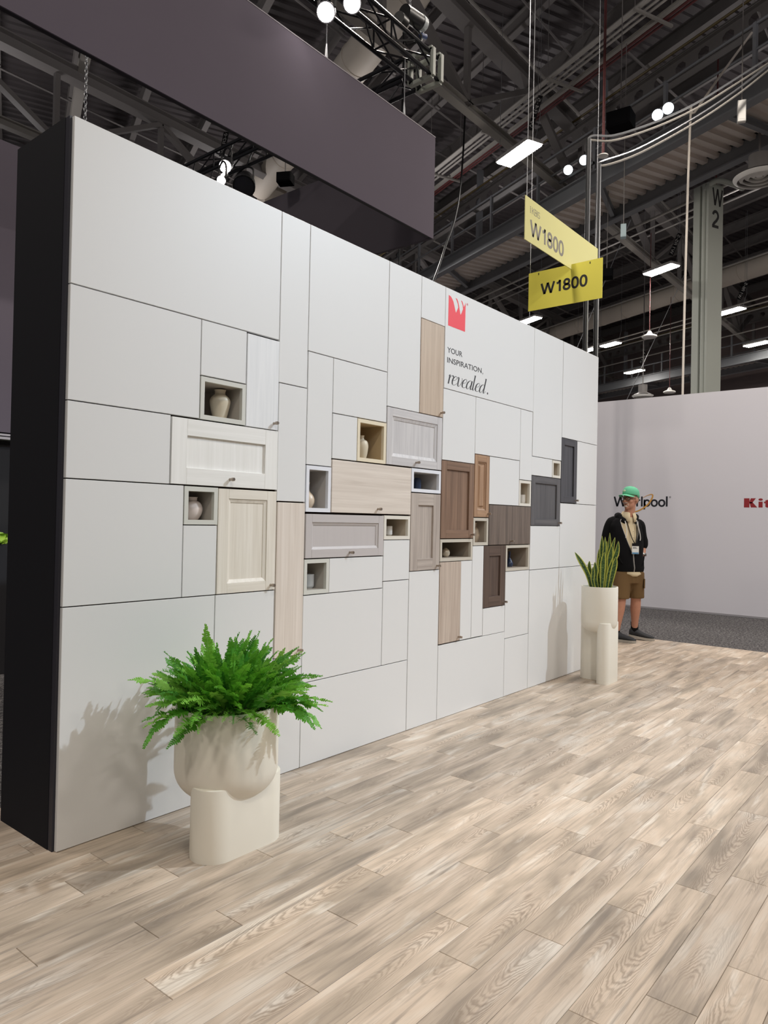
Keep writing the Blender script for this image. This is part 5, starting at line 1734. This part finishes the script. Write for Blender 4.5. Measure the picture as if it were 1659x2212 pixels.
# sleeves
def sleeve(pts, rs):
    sl = limb(pts, rs, 16)
    return sl
s1 = fuse([sleeve([(-0.165, -0.005, 1.395), RSH, (-0.275, -0.01, 1.28), REL, (-0.225, 0.05, 1.085), (-0.165, 0.105, 1.050)], [0.075, 0.080, 0.074, 0.066, 0.056, 0.046])], 'sleeve', HOOD, HD, 0.012, 4)
s2 = fuse([sleeve([(0.020, -0.055, 1.395), (0.072, -0.085, 1.39), (0.098, -0.10, 1.28), (0.118, -0.115, 1.19), (0.122, -0.108, 1.165)], [0.070, 0.074, 0.066, 0.062, 0.058]), limb([(0.118, -0.112, 1.205), (0.122, -0.106, 1.158)], [0.066, 0.062])], 'sleeve', HOOD, HD, 0.012, 3)
hb = []
for k in range(9):
    an = math.radians(95+170*k/8)
    q = MB(); c = pp(-0.062, -0.03, 1.492+0.012*math.sin(k*2.1))+TS*math.sin(an)*0.105+TF*math.cos(an)*0.092
    q.ellipsoid(c, TS*0.050, TF*0.042, UP*0.040, 12, 8); hb.append(q)
for sd in (-1, 1):
    for k in range(5):
        t = k/4
        an = sd*math.radians(90-50*t)
        q = MB(); c = pp(-0.062, -0.02, 1.495-0.055*t)+TS*math.sin(an)*0.108+TF*math.cos(an)*0.102
        q.ellipsoid(c, TS*0.030, TF*0.026, UP*0.036, 10, 6); hb.append(q)
fuse(hb, 'hood', HOOD, HD, 0.010, 5)
# kangaroo pocket edges
for sd in (-1, 1):
    b = MB()
    P = []
    for k in range(6):
        t = k/5
        an = sd*math.radians(66-26*t)
        z = 1.045-0.13*t if sd > 0 else 1.060-0.13*t
        P.append(pp(-0.045, 0, z)+TS*math.sin(an)*0.190+TF*math.cos(an)*0.152)
    b.tube(P, 0.007, 6)
    b.build('pocket_edge', HOOD, HD, 'all')
zl = zips[0::2]; zr = zips[1::2]
ZIP = plain('zip_tape', (176, 174, 170), 0.4, 0.4)
b = MB(); b.tube([c+TF*0.004 for c in zl[:30]], 0.0042, 5); b.build('zipper', ZIP, HD)
b = MB(); b.tube([c+TF*0.004 for c in zr[:30]], 0.0042, 5); b.build('zipper', ZIP, HD)
STR = plain('white_cord', (224, 222, 218), 0.7)
for pts in ([(-0.095, 0.078, 1.455), (-0.080, 0.108, 1.40), (-0.068, 0.128, 1.33), (-0.078, 0.136, 1.24)], [(0.040, 0.048, 1.452), (0.058, 0.060, 1.38), (0.078, 0.052, 1.30), (0.086, 0.044, 1.24), (0.082, 0.046, 1.21)]):
    b = MB(); b.tube(crom([pp(*p)+TF*0.012 for p in pts], 5), 0.0055, 6); b.build('drawstring', STR, HD, True)
# lanyard with badge
LY = fabric('black_ribbon', (22, 20, 22), 0.8)
b = MB()
for sd, pts in ((0, [(-0.085, 0.045, 1.500), (-0.055, 0.085, 1.40), (-0.01, 0.118, 1.25), (0.030, 0.128, 1.17)]), (1, [(0.016, 0.02, 1.500), (0.038, 0.058, 1.40), (0.048, 0.095, 1.28), (0.042, 0.118, 1.18)])):
    P = crom([pp(*p)+TF*0.004 for p in pts], 5)
    b.tube(P, 0.005, 6)
LN = b.build('lanyard', LY, MAN, True)
bc = pp(0.036, 0.148, 1.115)
b = MB(); b.obox(bc, TS*0.043, TF*0.0015, UP*0.062); b.build('badge', plain('badge_card', (232, 232, 228), 0.4), LN)
b = MB(); b.obox(bc+TF*0.002+UP*0.048, TS*0.043, TF*0.001, UP*0.017); b.build('badge_header', LY, LN)
b = MB(); b.obox(bc+TF*0.002-UP*0.052, TS*0.040, TF*0.001, UP*0.009); b.build('badge_footer', plain('badge_blue', (96, 150, 190), 0.4), LN)
b = MB(); b.obox(bc+TF*0.002+UP*0.015-TS*0.01, TS*0.022, TF*0.0008, UP*0.0025); b.obox(bc+TF*0.002+UP*0.004-TS*0.005, TS*0.028, TF*0.0008, UP*0.002); b.build('badge_print', INK, LN)
# shorts
sp = []
b = MB(); b.loft([(pp(-0.03, 0, 0.70), TS*0.155, TF*0.115), (pp(-0.032, 0, 0.80), TS*0.168, TF*0.124), (pp(-0.033, 0, 0.93), TS*0.158, TF*0.115)], 20); sp.append(b)
for hip, kn in ((LHIP, LKN), (RHIP, RKN)):
    b = MB()
    rr_ = []
    for t, r_ in ((0.08, 0.108), (0.35, 0.106), (0.65, 0.101), (0.93, 0.099), (0.955, 0.097)):
        c = pp(*[hip[i]+(kn[i]-hip[i])*t for i in range(3)])
        rr_.append((c, AR*r_, BT*r_*1.05))
    b.loft(rr_, 18); sp.append(b)
SR = fuse(sp, 'shorts', SHORT, MAN, 0.0095, 4)
b = MB(); c = pp(0.142, -0.03, 0.70); b.obox(c, BT*0.05+AR*0.005, AR*0.006, UP*0.055)
b.build('cargo_pocket', SHORT, SR)
# socks and shoes
for an, hd, hz_, lift in ((LAN, (0.96, 0.10), 0.0, 0.028), (RAN, (0.94, 0.28), 0.0, 0.0)):
    b = MB(); b.loft([(pp(an[0]-0.003, an[1], an[2]+0.085), AR*0.046, BT*0.047), (pp(an[0], an[1], an[2]+0.03), AR*0.044, BT*0.046), (pp(an[0], an[1], an[2]-0.03), AR*0.043, BT*0.044)], 16)
    b.build('sock', SOCK, MAN, 'all')
    D = (AR*hd[0]+BT*hd[1]).normalized()
    S_ = D.cross(UP)
    heel = pp(an[0], an[1], 0)-D*0.062
    def sz(t):
        return lift*max(0, 1-t*1.35)**1.2*1.0
    SHOE = plain('dark_shoe_mesh', (44, 46, 50), 0.7)
    up_, so = MB(), MB()
    prof = [(0.0, 0.028, 0.085), (0.05, 0.038, 0.115), (0.16, 0.044, 0.122), (0.32, 0.046, 0.116), (0.46, 0.048, 0.098), (0.62, 0.052, 0.082), (0.78, 0.053, 0.070), (0.90, 0.046, 0.058), (0.97, 0.032, 0.046), (1.0, 0.012, 0.036)]
    L_ = 0.295
    rgs, srg = [], []
    for t, hw_, ht_ in prof:
        c = heel+D*(L_*t)+UP*sz(t)
        rgs.append((c+UP*(0.022+(ht_-0.022)/2), S_*hw_, UP*(ht_-0.022)/2))
        srg.append((c, hw_+0.006))
    up_.loft(rgs, 18)
    sh = up_.build('shoe', SHOE, MAN, 'all')
    n_ = len(srg)
    for zz in (0.002, 0.030):
        for sg in (1, -1):
            for c, hw_ in srg:
                so.v.append(tuple(c+S_*hw_*sg+UP*zz))
    for i in range(n_-1):
        so.f += [(i, i+1, n_+i+1, n_+i), (2*n_+i, 3*n_+i, 3*n_+i+1, 2*n_+i+1), (i, 2*n_+i, 2*n_+i+1, i+1), (n_+i, n_+i+1, 3*n_+i+1, 3*n_+i)]
    so.f += [(0, n_, 3*n_, 2*n_), (n_-1, 3*n_-1, 4*n_-1, 2*n_-1)]
    so.build('sole', plain('grey_rubber', (166, 160, 150), 0.7), sh)
    b = MB()
    for k in range(5):
        t = 0.40+0.07*k
        c = heel+D*(L_*t)+UP*(sz(t)+0.094-0.20*(t-0.38)**1.0*0.55)
        b.tube([c-S_*0.024-UP*0.006, c+UP*0.006, c+S_*0.024-UP*0.006], 0.0035, 5)
    b.tube(crom([heel+D*(L_*0.38)+UP*(sz(0.38)+0.098)+S_*q*0.03+UP*z for q, z in ((-1, -0.01), (-0.6, 0.012), (0, 0.002), (0.6, 0.012), (1, -0.01))], 4), 0.0035, 5)
    b.build('laces', plain('dark_lace', (70, 70, 72), 0.8), sh)

# cap
GREEN = fabric('green_cotton', (112, 196, 158), 0.9)
CPZ = HC+UP*0.056
b = MB(); n = 24
rows = [(0.088, 0.107, -0.012), (0.090, 0.110, 0.005), (0.088, 0.108, 0.032), (0.080, 0.098, 0.058), (0.062, 0.078, 0.080), (0.036, 0.048, 0.094), (0.010, 0.012, 0.099)]
tilt = HF*0.12
for x_, y_, z_ in rows:
    for k in range(n):
        t = 2*PI*k/n
        q = HL*math.sin(t)*x_+HF*math.cos(t)*y_
        b.v.append(tuple(CPZ+q+UP*(z_+0.10*q.dot(HF)-(0.022 if math.cos(t) < -0.2 else 0)*(1 if z_ < 0.0 else 0))))
for i in range(len(rows)-1):
    for k in range(n):
        k2 = (k+1) % n
        b.f.append((i*n+k, i*n+k2, (i+1)*n+k2, (i+1)*n+k))
b.f.append(tuple((len(rows)-1)*n+k for k in range(n)))
CAP = b.build('cap', GREEN, MAN, 'all')
m_ = CAP.modifiers.new('thickness', 'SOLIDIFY'); m_.thickness = 0.003
b = MB()
NB = 14
for j in range(5):
    for k in range(NB+1):
        t = -math.radians(72)+math.radians(144)*k/NB
        r_ = j/4
        q = HL*math.sin(t)*(0.090+0.006*r_)+HF*(math.cos(t)*0.108+r_*0.078*math.cos(t*0.95)**0.8)
        b.v.append(tuple(CPZ+q+UP*(0.004-0.012*r_-0.026*math.sin(t)**2)))
for j in range(4):
    for k in range(NB):
        b.f.append((j*(NB+1)+k, j*(NB+1)+k+1, (j+1)*(NB+1)+k+1, (j+1)*(NB+1)+k))
o = b.build('brim', GREEN, CAP, 'all')
m_ = o.modifiers.new('thickness', 'SOLIDIFY'); m_.thickness = 0.004
b = MB(); b.ellipsoid(CPZ+UP*0.100, HL*0.007, HF*0.007, UP*0.004, 10, 6); b.build('cap_button', GREEN, CAP, 'all')
b = MB(); b.ellipsoid(CPZ+HF*0.104+UP*0.040-HL*0.012, HL*0.022, HF*0.006, UP*0.016, 12, 6); b.build('cap_patch', plain('pale_stitching', (206, 216, 190), 0.8), CAP, 'all')
# hair at the temples and nape, brows, beard
HAIR = fabric('grey_hair', (150, 132, 116), 0.9)
hp_ = []
for sd in (-1, 1):
    q = MB(); q.ellipsoid(HC+HL*sd*0.072-HF*0.020+UP*0.020, HL*0.010, HF*0.040, UP*0.030, 12, 8); hp_.append(q)
q = MB(); q.ellipsoid(HC-HF*0.068-UP*0.010, HL*0.062, HF*0.034, UP*0.045, 14, 8); hp_.append(q)
fuse(hp_, 'hair', HAIR, MAN, 0.006, 3)
GB = fabric('white_beard', (206, 190, 174), 0.95)
b = MB(); b.ellipsoid(HC+HF*0.096-UP*0.046, HL*0.032, HF*0.014, UP*0.008, 12, 6); b.ellipsoid(HC+HF*0.086-UP*0.086, HL*0.022, HF*0.018, UP*0.016, 12, 6)
b.ellipsoid(HC+HF*0.080-UP*0.066+HL*0.028, HL*0.007, HF*0.010, UP*0.018, 8, 6); b.ellipsoid(HC+HF*0.080-UP*0.066-HL*0.028, HL*0.007, HF*0.010, UP*0.018, 8, 6)
b.build('beard', GB, MAN, 'all')
b = MB(); b.ellipsoid(HC+HF*0.101-UP*0.0600, HL*0.022, HF*0.008, UP*0.0035, 10, 6); b.build('mouth', plain('lip', (130, 78, 70), 0.5), MAN, 'all')
# eyes behind dark glasses
for sd in (-1, 1):
    b = MB(); b.ellipsoid(HC+HL*sd*0.033+HF*0.083+UP*0.004, HL*0.012, HF*0.010, UP*0.008, 12, 8)
    ey_ = b.build('eye', plain('eye_white', (214, 206, 198), 0.3), MAN, 'all')
    b = MB(); b.ellipsoid(HC+HL*sd*0.033+HF*0.0905+UP*0.004-HL*0.003, HL*0.005, HF*0.004, UP*0.006, 10, 6)
    b.build('iris', plain('eye_dark', (40, 30, 26), 0.3), ey_, 'all')
GLF = plain('tortoise_frame', (46, 30, 26), 0.3)
b = MB()
for sd in (-1, 1):
    c = HC+HL*sd*0.035+HF*0.106+UP*0.004
    P = [c+HL*math.cos(t*PI/9)*0.026*(1)+UP*math.sin(t*PI/9)*0.021-HF*0.012*abs(math.cos(t*PI/9))*(1 if sd*math.cos(t*PI/9) > 0 else 0) for t in range(19)]
    b.tube(P, 0.0034, 6)
    b.tube([HC+HL*sd*0.062+HF*0.092+UP*0.008, HC+HL*sd*0.080+HF*0.045+UP*0.008, HC+HL*sd*0.082-HF*0.01+UP*0.006], 0.003, 6)
b.tube([HC-HL*0.010+HF*0.107+UP*0.008, HC+HF*0.112+UP*0.012, HC+HL*0.010+HF*0.107+UP*0.008], 0.003, 6)
b.build('glasses', GLF, MAN, True)
# watch
wv = (pp(*LWR)-pp(*LEL)).normalized()
wc = pp(*LWR)-wv*0.012
b = MB(); b.tube([wc-wv*0.011, wc+wv*0.011], 0.034, 14); WT = b.build('watch', plain('steel_band', (176, 176, 172), 0.3, 0.8), MAN, True)
b = MB(); b.tube([wc+AR*0.030, wc+AR*0.040], 0.017, 14); b.build('watch_face', BLACKP, WT, True)
